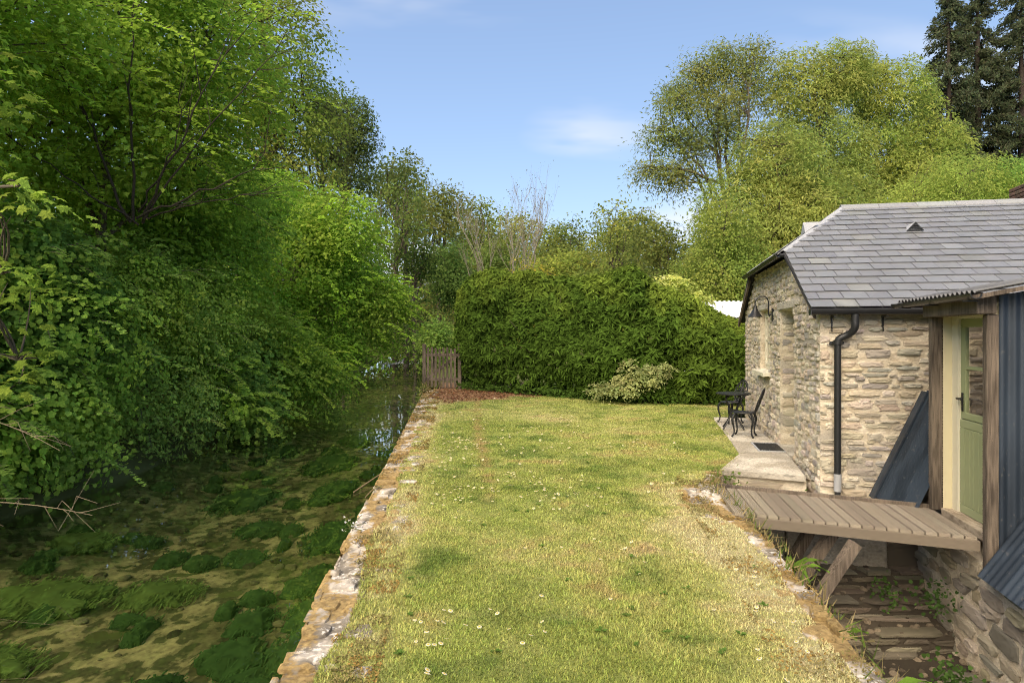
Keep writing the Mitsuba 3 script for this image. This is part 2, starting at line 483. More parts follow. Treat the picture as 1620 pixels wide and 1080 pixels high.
def tree(name, label, cat, base, top, r0, lobes, ncl, per, size, spread, col, seed, group=None, mat='leaf', twigs=40, bark=BARK, shoots=0, slen=1.0, **kw):
    rng = np.random.default_rng(seed)
    (v, f, c), P = crown(rng, lobes, ncl, per, size, spread, col, seed=seed, **kw)
    t = thing(name, label, cat, group)
    stems = []
    if shoots:
        lb = np.array([l[:6] for l in lobes], float)
        Q, Nn, Dd, cc = [], [], [], []
        for i in range(shoots):
            l = lb[rng.integers(len(lb))]
            d = unit(rng.normal(size=3) + [0.9, -0.55, 0.25])
            s = l[:3] + d * l[3:] * rng.uniform(.65, .95)
            ln = rng.uniform(.5, 1.0) * slen
            e = s + unit(d + [.3, -.1, .1]) * [ln, ln, ln * .5] - [0, 0, ln * rng.uniform(.0, .55)]
            p = bez(s, (s + e) / 2 + [0, 0, .22 * ln], e, 14)
            stems.append(tube(p[::3], np.linspace(.010, .003, 5), 4, False))
            tn = unit(np.gradient(p, axis=0))
            sd = unit(np.cross(tn, [0, 0, 1.0]))
            tint = np.asarray(col, float) * LEAF_GAIN * rng.uniform(.9, 1.5) * [1.15, 1.05, .9]
            for j in range(2, 14):
                for sg in (-1, 1):
                    dd_ = sd[j] * sg + tn[j] * .6 - [0, 0, .3] + rng.normal(0, .2, 3)
                    Q.append(p[j] + unit(dd_) * size * .45)
                    Dd.append(dd_)
                    Nn.append(np.array([0, -.25, 1.0]) + rng.normal(0, .22, 3))
                    cc.append(np.clip(tint * rng.uniform(.85, 1.15), .004, .8))
        vv, ff, c2 = leaves(np.array(Q), np.array(Nn), np.array(Dd), size * rng.uniform(.75, 1.2, len(Q)), np.array(cc), kw.get('tmpl', 'kite'))
        f = np.vstack([f, ff + len(v)])
        v, c = np.vstack([v, vv]), np.vstack([c, c2])
    if r0 > 0:
        w = limbs(rng, base, top, r0, lobes, P, twigs)
        if stems:
            labels[add('shoots', join(stems), 'matte', t, True, BARK)] = {'kind': 'stuff'}
        add('trunk', w, 'matte', t, True, np.clip(np.asarray(bark) * rng.uniform(0.7, 1.3, (len(w[0]), 1)), 0.01, 1))
    add('crown', (v, f), mat, t, False, c)
    return t

# ------------------------------------------------------------------ setting: ground, stream, lawn
WATER = -0.70


def xr(y):
    return np.interp(y, [-40, 23.5, 30, 40, 65, 110, 400], [2.488, -2.986, -3.7, -5.2, -8.8, -15, -60])


def xl(y):
    return np.interp(y, [-40, 18, 35, 61, 110, 400], [-6.9, -6.9, -9.4, -12.0, -18.5, -64])


def redge(y):
    return np.interp(y, [-1, 3.6, 5.5, 6.5, 7.2, 8.2, 9.3], [1.5, 1.98, 2.25, 2.36, 2.41, 2.47, 2.85])


def lawn_right(y):
    e = redge(y) - 0.17 - 0.36 * np.exp(-((y - 7.75) / 0.75) ** 2)
    return np.where(y < 9.3, e, np.interp(y, [9.3, 9.36, 10.61, 15.3, 15.5, 18, 26], [2.84, 2.93, 3.58, 4.52, 5.0, 6.5, 9.5]))


def fb(x, y, s, o=3, seed=0):
    return meshkit.fbm(np.stack([np.asarray(x, float) * s, np.asarray(y, float) * s, np.zeros_like(np.asarray(x, float))], -1), o, seed)


def ground_z(x, y):
    l, r = xl(y), xr(y)
    dl = np.maximum(l - x, 0)
    hill = -0.75 + 0.55 * np.minimum(dl, 2.5) + 0.40 * np.clip(dl - 2.5, 0, 45)
    t = np.clip((x - l) / (r - l), 0, 1)
    bed = WATER - 0.08 - 0.42 * np.clip(t / 0.35, 0, 1) ** 0.7 + 0.10 * (fb(x, y, 0.5, 3, 4) - 0.5)
    dr_ = x - r
    near = np.where(y < 24.0, -1.75, 0)
    leat = (x > 1.2) & (x < 9) & (y < 12)
    near = np.where(leat & (y < 24), -1.33 + 0.05 * (fb(x, y, 2.0) - 0.5), near)
    bank = np.minimum(-0.85 + dr_ * 0.9, -0.03)
    meadow = -0.05 + 0.03 * np.clip(y - 30, 0, 60) + 0.30 * np.clip(x - 17 - 0.05 * y, 0, 60) + 0.12 * np.clip(y - 95, 0, 80)
    right = np.where(y < 24.0, np.where(x > 9.5, -0.05 + 0.3 * np.clip(x - 17, 0, 60), near), np.where(dr_ < 1.0, np.minimum(bank, meadow), meadow))
    z = np.where(x < l, hill, np.where(x < r, np.where(y < 24, bed, bed), right))
    return z + np.where((x < l) | (y > 26), 0.35, 0) * (fb(x, y, 0.25, 3, 9) - 0.5)


gx = np.unique(np.round(np.r_[np.geomspace(-17, -260, 26), np.arange(-17, 11, 0.28), np.geomspace(11, 320, 30)], 3))
gy = np.unique(np.round(np.r_[np.arange(-30, 0, 1.5), np.arange(0, 26, 0.3), np.geomspace(26, 420, 50)], 3))
X, Y = np.meshgrid(gx, gy, indexing='ij')
gz = ground_z(X, Y)


def grid_faces(nx, ny):
    i, j = np.meshgrid(np.arange(nx - 1), np.arange(ny - 1), indexing='ij')
    a = i * ny + j
    return np.stack([a, a + ny, a + ny + 1, a + 1], -1).reshape(-1, 4)


gv = np.stack([X, Y, gz], -1).reshape(-1, 3)
gn = fb(gv[:, 0], gv[:, 1], 0.6, 4, 21)[:, None]
gcol = np.array([0.045, 0.05, 0.018]) * (1 - gn) + np.array([0.10, 0.115, 0.035]) * gn
in_leat = (gv[:, 0] > 1.2) & (gv[:, 0] < 9) & (gv[:, 1] < 12)
gcol[in_leat] = np.array([0.042, 0.035, 0.026]) * (0.6 + 0.8 * gn[in_leat])
add('ground', (gv, grid_faces(len(gx), len(gy))), 'matte', None, True, gcol, kind='structure')
labels['ground']['label'] = 'dark earth of the valley floor and its wooded slopes'

# bed of the stream and the water over it
ys = np.r_[np.arange(-6, 24, 0.12), np.geomspace(24, 118, 120)]
tt = np.linspace(0, 1, 60)
BX = xl(ys)[:, None] - 0.6 + (xr(ys) + 0.02 - xl(ys) + 0.6)[:, None] * tt[None]
BY = np.repeat(ys[:, None], 60, 1)
BZ = ground_z(np.clip(BX, xl(ys)[:, None] + 0.01, xr(ys)[:, None] - 0.01), BY) + 0.012 + 0.05 * (fb(BX, BY, 3.0, 3, 8) - 0.5)
add('stream_bed', (np.stack([BX, BY, BZ], -1).reshape(-1, 3), grid_faces(len(ys), 60)), 'bed', None, True, kind='structure')
labels['stream_bed']['label'] = 'brown gravel bed seen through the clear stream'
ys = np.r_[np.arange(-6, 26, 0.09), np.geomspace(26, 118, 240)]
nt = 64
tt = np.linspace(0, 1, nt)
WX = xl(ys)[:, None] - 0.8 + (xr(ys) - xl(ys) + np.where(ys < 23.6, 0.82, 1.3))[:, None] * tt[None]
WY = np.repeat(ys[:, None], nt, 1)
rip = 0.0018 * (fb(WX * 1.4, WY * 0.9, 2.2, 3, 31) - 0.5) + 0.0035 * (fb(WX, WY * 0.6, 0.9, 2, 37) - 0.5)
rip += 0.02 * np.exp(-((WY - 57) / 3.0) ** 2) * (fb(WX, WY, 3.0, 2, 3) - 0.5)
add('stream', (np.stack([WX, WY, WATER + rip], -1).reshape(-1, 3), grid_faces(len(ys), nt)[:, ::-1]), 'water', None, True, kind='structure')
labels['stream']['label'] = 'clear shallow stream running beside the lawn wall'


def lawn_tone(x, y):
    n1, n2, n3 = fb(x, y, 0.45, 3, 41), fb(x, y, 1.7, 3, 43), fb(x, y, 6.0, 2, 47)
    left, right = xr(y) + 0.45, lawn_right(y)
    dry = np.clip((n1 - 0.42) * 3.0, 0, 1) * 0.42 + np.clip((n2 - 0.5) * 4, 0, 1) * 0.32
    dry += 0.6 * np.exp(-((x - left) / 0.22) ** 2) + 0.55 * np.exp(-((right - x) / 0.5) ** 2) * (y < 9.3) * np.clip(1.2 - 0.0 * y, 0, 1)
    dry += 0.30 * np.exp(-((x - 1.6) / 0.8) ** 2) * (y < 7)
    dry = np.clip(dry + (n3 - 0.5) * 0.6, 0, 1)[..., None]
    tx = np.interp(y, [5, 8.3, 14.3, 19], [-0.2, -0.27, -0.73, -0.95])
    path = (np.exp(-((x - tx) / 0.09) ** 2) * np.clip((y - 7.0) / 2, 0, 1) * np.clip((n3 - 0.15) * 2, 0, 1))[..., None]
    soil = (np.clip((y - 18.4 - 0.75 * np.abs(x + 1.6)) / 1.2 + (n2 - 0.5) * 2.0, 0, 1) * (x < 0.9) * (x > -3))[..., None]
    bare = (np.clip((n2 - 0.62) * 6, 0, 1) * np.clip((n3 - 0.35) * 3, 0, 1))[..., None]
    g = np.array([0.172, 0.198, 0.050]) * (0.8 + 0.45 * n2[..., None])
    n4 = fb(x, y, 2.9, 3, 57)[..., None]
    g = g * (1 - 0.42 * np.clip((n4 - 0.5) * 5, 0, 1) * np.array([1.0, 0.75, 0.9]))
    yel = np.array([0.245, 0.245, 0.086])
    straw = np.array([0.325, 0.29, 0.16])
    c = g * (1 - np.clip(dry * 1.8, 0, 1)) + yel * np.clip(dry * 1.8, 0, 1)
    s = np.clip(dry * 2 - 1.05, 0, 1)
    c = c * (1 - s) + straw * s
    c = c * (1 - 0.55 * bare) + np.array([0.20, 0.14, 0.06]) * 0.55 * bare
    c = c * (1 - 0.8 * path) + np.array([0.22, 0.145, 0.065]) * 0.8 * path
    return c * (1 - soil) + np.array([0.19, 0.115, 0.066]) * soil, soil[..., 0], path[..., 0]


def lawn_z(x, y):
    return 0.035 * (fb(x, y, 0.7, 3, 51) - 0.5) + 0.012 * (fb(x, y, 5.0, 2, 52) - 0.5)


ly = np.r_[np.arange(-1, 9, 0.07), np.arange(9, 27, 0.14)]
nl = 110
tt = np.linspace(0, 1, nl)
lft = xr(ly) + 0.30 + 0.16 * (fb(ly, ly * 0, 1.3, 3, 2) - 0.5)
rgt = lawn_right(ly) + np.where(ly < 9.2, 0.14 * (fb(ly, ly * 0 + 5, 1.6, 3, 6) - 0.5), 0)
LX = lft[:, None] + (rgt - lft)[:, None] * tt[None]
LY = np.repeat(ly[:, None], nl, 1)
lc = lawn_tone(LX, LY)[0] * 1.0
add('lawn', (np.stack([LX, LY, lawn_z(LX, LY)], -1).reshape(-1, 3), grid_faces(len(ly), nl)[:, ::-1]), 'matte', None, True, lc.reshape(-1, 3), kind='structure')
labels['lawn']['label'] = 'patchy mown lawn between the stream wall and the cottage'

# mown grass blades
rng = np.random.default_rng(5)
NB = 450000
u = rng.random(NB)
by = 3.2 * (24.5 / 3.2) ** (u ** 0.92)
lo, hi = xr(by) + 0.24 + 0.2 * (fb(by, by * 0, 1.3, 3, 2) - 0.5), lawn_right(by) + 0.10 * (fb(by, by * 0 + 5, 2.6, 3, 6) - 0.2)
bxx = lo + (hi - lo) * rng.random(NB)
tone, soil, path = lawn_tone(bxx, by)
ok = (rng.random(NB) > soil * 0.97) & (rng.random(NB) > path * 0.5) & (rng.random(NB) < 0.35 + 0.9 * fb(bxx, by, 4.0, 2, 77)) & (np.abs(bxx) < by * 0.78 + 0.3)
bxx, by, tone = bxx[ok], by[ok], tone[ok]
n = len(by)
hgt = rng.uniform(0.012, 0.026, n) * (0.6 + 0.9 * fb(bxx, by, 1.1, 2, 90))
az = rng.uniform(0, 2 * np.pi, n)
tilt = rng.uniform(0.3, 1.35, n)
D = np.stack([np.cos(az) * np.sin(tilt), np.sin(az) * np.sin(tilt), np.cos(tilt)], -1)
W = np.stack([-np.sin(az), np.cos(az), 0 * az], -1)
wd = (0.0031 + 0.00055 * by)[:, None]
B = np.stack([bxx, by, lawn_z(bxx, by) - 0.004], -1)
gvv = np.stack([B - W * wd, B + W * wd, B + D * hgt[:, None] * 1.3], 1).reshape(-1, 3)
gcc = np.repeat(np.clip(tone * rng.uniform(0.6, 1.6, (n, 1)) * (1 + rng.uniform(-.08, .08, (n, 3))) * 1.9, 0, .8), 3, axis=0)
add('grass', (gvv, np.arange(3 * n).reshape(-1, 3)), 'blade', None, False, gcc, label='short mown grass, green to straw yellow', kind='stuff')
labels['grass']['category'] = 'grass'

# daisies and broad weeds in the turf
n = 900
dy = 3.6 * (20.0 / 3.6) ** rng.random(n)
dx = xr(dy) + 0.7 + (lawn_right(dy) - 0.1 - xr(dy) - 0.7) * rng.random(n)
w = fb(dx, dy, 0.8, 2, 61)
ok = rng.random(n) < np.clip((w - 0.38) * 5, 0.05, 1)
extra = rng.normal(0, 1, (110, 2)) * [0.35, 0.9] + [-1.0, 11.0]
dx, dy = np.r_[dx[ok], extra[:, 0]], np.r_[dy[ok], extra[:, 1]]
ms, cs = [], []
for x_, y_ in zip(dx, dy):
    a = np.arange(8) * np.pi / 4 + rng.uniform(0, 1)
    rr = rng.uniform(0.010, 0.014) * (1 + 0.04 * y_)
    z_ = float(lawn_z(np.array([x_]), np.array([y_]))[0]) + rng.uniform(0.025, 0.05)
    tl = rng.normal(0, 0.25, 2)
    ring = np.c_[np.cos(a) * rr, np.sin(a) * rr]
    v = np.vstack([np.c_[ring, ring @ tl], np.c_[ring * 0.32, ring * 0.32 @ tl + 0.002], [[0, 0, 0.004]]]) + [x_, y_, z_]
    k = np.arange(8)
    k2 = (k + 1) % 8
    ms.append((v, np.vstack([np.stack([k, k2, k2 + 8], 1), np.stack([k, k2 + 8, k + 8], 1), np.stack([k + 8, k2 + 8, k * 0 + 16], 1)])))
    cs.append(np.vstack([np.tile([0.80, 0.80, 0.76], (8, 1)), np.tile([0.75, 0.55, 0.08], (9, 1))]))
add('daisies', join(ms), 'petal', None, False, np.vstack(cs), label='white daisies scattered through the mown lawn', cat='daisies', kind='stuff')

rng = np.random.default_rng(8)
P, N, D, S, Cc = [], [], [], [], []
for i in range(34):
    y_ = 3.7 * (12 / 3.7) ** rng.random()
    x_ = xr(y_) + 0.6 + (lawn_right(y_) - xr(y_) - 0.7) * rng.random()
    for j in range(rng.integers(5, 9)):
        a = rng.uniform(0, 6.28)
        s = rng.uniform(0.025, 0.05)
        P.append([x_ + math.cos(a) * s * .5, y_ + math.sin(a) * s * .5, 0.012 + rng.uniform(0, .012)])
        D.append([math.cos(a), math.sin(a), 0.35])
        N.append([-0.35 * math.cos(a), -0.35 * math.sin(a), 1])
        S.append(s)
        Cc.append(np.array([0.14, 0.24, 0.05]) * rng.uniform(0.8, 1.3))
v, f, c = leaves(np.array(P), np.array(N), np.array(D), np.array(S), np.array(Cc), 'oval')
add('lawn_weeds', (v, f), 'leaf', None, False, c, label='low rosettes of broad green weed leaves in the turf', cat='weeds', kind='stuff')

# fallen leaves on the bare patch by the gate
n = 2600
ly_ = rng.uniform(17.2, 23.3, n)
lx_ = rng.uniform(-2.5, 0.9, n)
ok = (lx_ > xr(ly_) + 0.2) & (rng.random(n) < lawn_tone(lx_, ly_)[1] + 0.01)
lx_, ly_ = lx_[ok], ly_[ok]
n = len(lx_)
v, f, c = leaves(np.c_[lx_, ly_, np.full(n, 0.025)], rng.normal(0, .4, (n, 3)) + [0, 0, 1], rng.normal(size=(n, 3)), rng.uniform(.05, .10, n),
                 np.array([0.25, 0.135, 0.075]) * rng.uniform(0.5, 1.6, (n, 1)) * (1 + rng.uniform(-.15, .15, (n, 3))), 'oval')
add('leaf_litter', (v, f), 'leaf', None, False, c, label='red brown fallen leaves on bare earth before the gate', cat='leaf litter', kind='stuff')

# ------------------------------------------------------------------ the walls that hold the lawn
rng = np.random.default_rng(14)
sw = thing('stone_wall', 'mossy low stone wall edging the stream, its coping level with the lawn', 'wall')
yy = np.linspace(-1, 23.45, 60)
prof = []
for y in yy:
    x0 = float(xr(y))
    prof.append([[x0, y, -1.7], [x0 + 0.62, y, -1.7], [x0 + 0.62, y, -0.022], [x0 + 0.02, y, -0.022]])
prof = np.array(prof)
k = np.arange(len(yy) - 1)
fs = []
for e in range(4):
    e2 = (e + 1) % 4
    fs.append(np.stack([k * 4 + e, k * 4 + e2, (k + 1) * 4 + e2, (k + 1) * 4 + e], 1))
add('core', (prof.reshape(-1, 3), np.vstack(fs + [[[0, 1, 2, 3], [len(yy) * 4 - 1, len(yy) * 4 - 2, len(yy) * 4 - 3, len(yy) * 4 - 4]]])), 'coping', sw)
strip = Polygon([(0.0, 1.5), (0.53, 1.5), (0.53, 23.4), (0.0, 23.4)])
cop = rubble(rng, strip, (0.13, 0.36), (0.12, 0.36), 0.014, (0.004, 0.028), 11)
lay_stones(sw, cop, rng, lambda q: np.c_[xr(q[:, 1]) + q[:, 0] - 0.02, q[:, 1], q[:, 2] - 0.014], GREY, name='coping_stone', mat='coping')
side = Polygon([(1.5, -0.8), (23.4, -0.8), (23.4, -0.04), (1.5, -0.04)])
fa = rubble(rng, side, (0.14, 0.28), (0.25, 0.7), 0.015, (0.015, 0.05), 8)
fm = [stone_mesh(o, r_, rng, lambda q: np.c_[xr(-q[:, 0]) - q[:, 2], -q[:, 0], q[:, 1]]) for o, r_ in [(np.c_[-o[::-1, 0], o[::-1, 1]], r_) for o, r_ in fa]]
add('face_stones', join(fm), 'coping', sw, True, kind='stuff')

rw = thing('stone_wall', 'broken pale stone edge of the lawn above the sunken channel', 'wall')
yy = np.linspace(-1, 9.28, 40)
prof = np.array([[[redge(y) - 0.75, y, -1.6], [redge(y), y, -1.6], [redge(y), y, -0.03], [redge(y) - 0.75, y, -0.03]] for y in yy])
k = np.arange(len(yy) - 1)
fs = [np.stack([k * 4 + e, k * 4 + (e + 1) % 4, (k + 1) * 4 + (e + 1) % 4, (k + 1) * 4 + e], 1) for e in range(4)]
add('core', (prof.reshape(-1, 3), np.vstack(fs + [[[0, 1, 2, 3], [len(yy) * 4 - 1, len(yy) * 4 - 2, len(yy) * 4 - 3, len(yy) * 4 - 4]]])), 'coping', rw)
wid = 0.27 + 0.42 * np.exp(-((yy - 7.75) / 0.75) ** 2)
ys2 = yy[yy > 1.5]
strip = Polygon(np.r_[np.c_[redge(ys2) + 0.02, ys2], np.c_[redge(ys2) - wid[yy > 1.5], ys2][::-1]])
cop = rubble(rng, strip, (0.16, 0.45), (0.12, 0.34), 0.012, (0.008, 0.035), 10)
lay_stones(rw, [c_ for c_ in cop if rng.random() < 0.93], rng, lambda q: np.c_[q[:, :2], q[:, 2] - 0.022], GREY, name='coping_stone', mat='coping')

# moss cushions and dry tufts on both copings
n = 30000
y_ = np.r_[2.6 * (23.0 / 2.6) ** rng.random(n), rng.uniform(2.8, 9.2, 9000)]
x_ = np.r_[xr(y_[:n]) + rng.uniform(0.0, 0.56, n), redge(y_[n:]) - rng.uniform(-.02, .55, 9000)]
ok = fb(x_ * 1.3, y_, 2.6, 3, 71) + 0.25 * (fb(x_, y_, 11, 2, 72) - .5) > 0.53
x_, y_ = x_[ok], y_[ok]
n = len(x_)
hh = 0.010 + 0.030 * np.clip(fb(x_ * 1.3, y_, 2.6, 3, 71) - .5, 0, 1) * 3
P = np.c_[x_, y_, hh * rng.random(n) ** .5]
br = fb(x_, y_, 3.5, 2, 73)[:, None]
mc = np.where(br < .5, [[0.25, 0.165, 0.05]], [[0.19, 0.16, 0.06]]) * rng.uniform(.55, 1.45, (n, 1))
v, f, c = leaves(P, rng.normal(0, .6, (n, 3)) + [0, 0, 1], rng.normal(0, 1, (n, 3)) + [0, 0, .5], rng.uniform(.012, .028, n) * (.7 + .06 * y_), mc, 'kite')
add('moss', (v, f), 'matte', None, False, c, label='orange brown moss tufts on the old coping stones', cat='moss', kind='stuff')

# water weed, streaming with the current
rng = np.random.default_rng(23)
weeds = [(-2.6, 4.9, .30, .5), (-2.1, 4.2, .28, .4), (-3.0, 5.7, .3, .34), (-2.25, 5.6, .42, .55), (-2.0, 6.4, .4, .6), (-2.5, 6.3, .34, .4), (-2.1, 7.3, .4, .5), (-2.7, 7.1, .3, .4), (-2.35, 8.2, .42, .5),
         (-1.9, 8.8, .3, .55), (-4.1, 7.9, .62, .5), (-5.3, 7.6, .9, .75), (-4.9, 6.2, .75, .42), (-5.9, 6.0, .7, .5), (-4.9, 12.4, .7, 1.1), (-3.9, 10.6, .45, .5), (-2.7, 10.2, .5, 1.0), (-2.3, 11.8, .5, 1.2),
         (-3.4, 13.2, .5, 1.1), (-2.6, 14.6, .45, 1.3), (-4.2, 15.8, .7, 1.4), (-2.9, 17.5, .5, 1.5), (-4.3, 20, .8, 1.8), (-3.4, 22, .6, 2), (-5.8, 17, .5, 1.0), (-6.0, 9.4, .6, .5), (-3.3, 4.3, .24, .3), (-3.6, 9.2, .35, .35)]
for i in range(60):
    yq = 3.2 * (19 / 3.2) ** rng.random()
    t_ = rng.beta(1.6, 1.2)
    weeds.append((float(xl(yq) + .5 + (xr(yq) - .25 - xl(yq) - .5) * t_), yq, rng.uniform(.07, .22) * (1 + .03 * yq), rng.uniform(.08, .26) * (1 + .05 * yq)))
ms, cs = [], []
for i, (x_, y_, a_, b_) in enumerate(weeds):
    a_, b_ = a_ * .78, b_ * .8
    m = trimesh.creation.icosphere(3 if i < 28 else 2, 1.0)
    dv = m.vertices
    nz = 0.35 + 1.15 * meshkit.fbm(dv * [2.6, 2.6, .6] + i * 7, 4, 2)[:, None]
    v = dv * [a_, b_, 0.13] * nz
    zb = ground_z(np.array([x_]), np.array([y_]))[0]
    v = v + [x_, y_, zb + 0.02]
    v[:, 2] = np.minimum(v[:, 2] + 0.03 * (fb(v[:, 0] * 3, v[:, 1], 6, 2, 5) - 0.5), WATER - 0.05)
    light = i in (10, 11, 12, 13, 25)
    base = np.array([0.075, 0.115, 0.028]) if light else np.array([0.028, 0.062, 0.016])
    ms.append((v, m.faces))
    cs.append(base * (0.6 + 0.9 * fb(v[:, 0] * 3.0, v[:, 1] * 1.0, 7, 3, 12)[:, None]))
    nn = int(1300 * a_ * b_ / 0.2)
    q = dv[rng.integers(0, len(dv), nn)] * [a_, b_, 0.19]
    q = q * (0.55 + 0.62 * rng.random((nn, 1))) * [1, 1, .5] + [x_, y_, zb + 0.03]
    q = q[q[:, 2] > zb]
    q[:, 2] = np.minimum(q[:, 2], WATER - 0.07)
    nn = len(q)
    v2, f2, c2 = leaves(q, rng.normal(0, .12, (nn, 3)) + [0, 0, 1], rng.normal(0, .22, (nn, 3)) * [1, 1, .15] + [0.1, -1, -0.12], rng.uniform(.10, .22, nn),
                        np.clip(base * rng.uniform(0.6, 1.9, (nn, 1)), 0, 1), 'blade')
    ms.append((v2, f2))
    cs.append(c2)
add('water_weed', join(ms), 'matte', None, True, np.vstack(cs), label='dark green beds of water weed under the clear stream', cat='water weed', kind='stuff')
# stones on the stream bed
ms, cs = [], []
for i in range(420):
    y_ = 3.0 * (22 / 3.0) ** rng.random()
    x_ = rng.uniform(xl(y_) + .3, xr(y_) - .1)
    s = rng.uniform(0.02, 0.085)
    m = trimesh.creation.icosphere(1, 1.0)
    v = m.vertices * (0.7 + 0.6 * meshkit.noise(m.vertices * 1.5 + i)[:, None]) * [s, s * rng.uniform(.7, 1.5), s * .5] + [x_, y_, ground_z(np.array([x_]), np.array([y_]))[0] + 0.02]
    ms.append((v, m.faces))
    cs.append(np.tile(np.array([0.06, 0.055, 0.03]) * rng.uniform(.5, 2.6), (len(v), 1)))
add('stream_pebbles', join(ms), 'matte', None, True, np.vstack(cs), label='dark stones lying on the stream bed', cat='pebbles', kind='stuff')

# ------------------------------------------------------------------ patio, slab step and ledge
rng = np.random.default_rng(31)


def quad_slab(q, z0, z1, ch=0.012):
    """slab over four local (a,b) corners with softened upper edge"""
    q = np.asarray(q, float)
    c = q.mean(0)
    lo = np.c_[q, np.full(4, z0)]
    mid = np.c_[q, np.full(4, z1 - ch)]
    top = np.c_[c + (q - c) * (1 - 2 * ch / np.linalg.norm(q - c, axis=1, keepdims=True).clip(.1)), np.full(4, z1)]
    v = np.vstack([lo, mid, top])
    f = [[3, 2, 1, 0], [8, 9, 10, 11]]
    for i in range(4):
        j = (i + 1) % 4
        f += [[i, j, j + 4, i + 4], [i + 4, j + 4, j + 8, i + 8]]
    return vf((v, np.array(f)))


pt = thing('patio', 'narrow terrace of old stone slabs along the cottage gable', None, kind='structure')
add('bed', toL(quad_slab([(-1.17, .45), (-.12, .22), (-.06, 6.6), (-.72, 6.6)], -1.4, -.065)), 'mortar', pt)
add('slab', toL(quad_slab([(-1.19, .38), (-.15, .12), (-.05, 1.86), (-.78, 1.74)], -.06, .02)), 'slab', pt, label='worn grey slab forming the step at the terrace end')
bb = [1.88, 2.88, 3.75, 4.7, 5.6, 6.55]
for i in range(5):
    add('slab', toL(quad_slab([(-.78 + .02 * (i % 2), bb[i] - (0.12 if i == 0 else 0)), (-.05, bb[i]), (-.05, bb[i + 1] - .02), (-.77, bb[i + 1] - .02)], -.06, .02 - .003 * (i % 3))), 'slab', pt)
reg = Polygon([(-1.15, -.30), (-.16, -.30), (-.16, -.065), (-1.15, -.065)])


def riser(q):
    a = q[:, 0]
    bfr = .45 + (a + 1.17) / 1.05 * (-.23)
    return np.stack([L(x, b - d, z) for x, b, z, d in zip(a, bfr, q[:, 1], q[:, 2])])


lay_stones(pt, rubble(rng, reg, (.08, .13), (.2, .5), .008, (.01, .03), 9), rng, riser, GREY)
lg = thing('stone_ledge', 'rough stone ledge below the terrace slab by the walkway', 'ledge')
for i, (a0, a1, b0, b1, z) in enumerate([(-1.5, -.85, -.35, .42, -.21), (-.83, -.30, -.32, .30, -.23), (-.28, .55, -.42, -.02, -.25), (-1.55, -.6, -.95, -.38, -.33), (-.58, .5, -.95, -.45, -.37)]):
    m = trimesh.Trimesh(*bx(a0, a1, b0, b1, -1.3, z, .02)).subdivide().subdivide()
    v = np.asarray(m.vertices)
    v = v + 0.03 * (meshkit.fbm(v * 4, 3, i)[:, None] - .5) * [1, 1, 1]
    add('stone', toL((v, m.faces)), 'slab', lg, 40)

dm = thing('doormat', 'black rubber doormat in a metal rim before the cottage doorway', 'doormat')
add('rim', toL(join([bx(-.46, -.03, 1.96, 1.985, .017, .034), bx(-.46, -.03, 2.795, 2.82, .017, .034), bx(-.46, -.437, 1.985, 2.795, .017, .034), bx(-.053, -.03, 1.985, 2.795, .017, .034)])), 'lead', dm)
bars = [bx(-.432, -.058, 2.0 + i * .033, 2.0 + i * .033 + .02, .018, .031) for i in range(24)] + [bx(-.434, -.056, 1.987, 2.793, .0165, .0225)]
add('rubber', toL(join(bars)), 'iron', dm)

# ------------------------------------------------------------------ cottage
ct = thing('cottage', 'low rubble stone cottage with a grey slate half-hipped roof', 'cottage')
GL, RZ, EZ = 7.0, 4.1, 2.2       # gable length, ridge height, eaves height
MID = 3.6
prof = Polygon([(0, -1.3), (GL, -1.3), (GL, 2.26), (5.45, 3.08), (1.75, 3.08), (0, 2.18)])
door_hole = sbox(1.60, -.02, 2.72, 2.26)
win_hole = sbox(3.78, 1.17, 4.86, 2.32)
gw = prof.difference(door_hole).difference(win_hole)
# gable: polygon (b, z) extruded into +a
fr_g = (np.array([R3 for R3 in ([0, 0, 1], [1, 0, 0], [0, 1, 0])], float), [0, 0, 0])   # (u,v,w)->(a=w, b=u, z=v)
gab = add('gable_wall', toL(extrude(gw, 0, .42, fr_g)), 'mortar', ct)
reg = gw.intersection(sbox(0, -.3, GL, 3.1)).buffer(-.008)
outl = rubble(rng, affinity.scale(reg, -1, 1, origin=(0, 0)), (.06, .14), (.10, .30), .010, (.010, .034), 10)
lay_stones(gab, outl, rng, lambda q: np.stack([L(-d, -u, z) for u, z, d in q]), BUFF)
lw = sbox(.42, -1.3, 6.5, 2.16)
fr_f = (np.array([[1, 0, 0], [0, 0, -1], [0, 1, 0]], float), [0, 0, 0])                 # (u,v,w)->(a=u, b=-w, z=v)
wal = add('long_wall', toL(extrude(lw, -.42, 0, fr_f)), 'mortar', ct)
# return of the corner so that both faces meet
reg = sbox(0.0, -.42, 2.3, 2.13)
outl = rubble(rng, reg, (.06, .15), (.11, .36), .010, (.011, .036), 11)
lay_stones(wal, outl, rng, lambda q: np.stack([L(u, -d, z) for u, z, d in q]), BUFF)
add('back_wall', toL(join([bx(.42, 6.5, GL - .4, GL, -1.3, 2.25), bx(6.5, 6.9, 0, GL, -1.3, 2.2)])), 'mortar', ct)
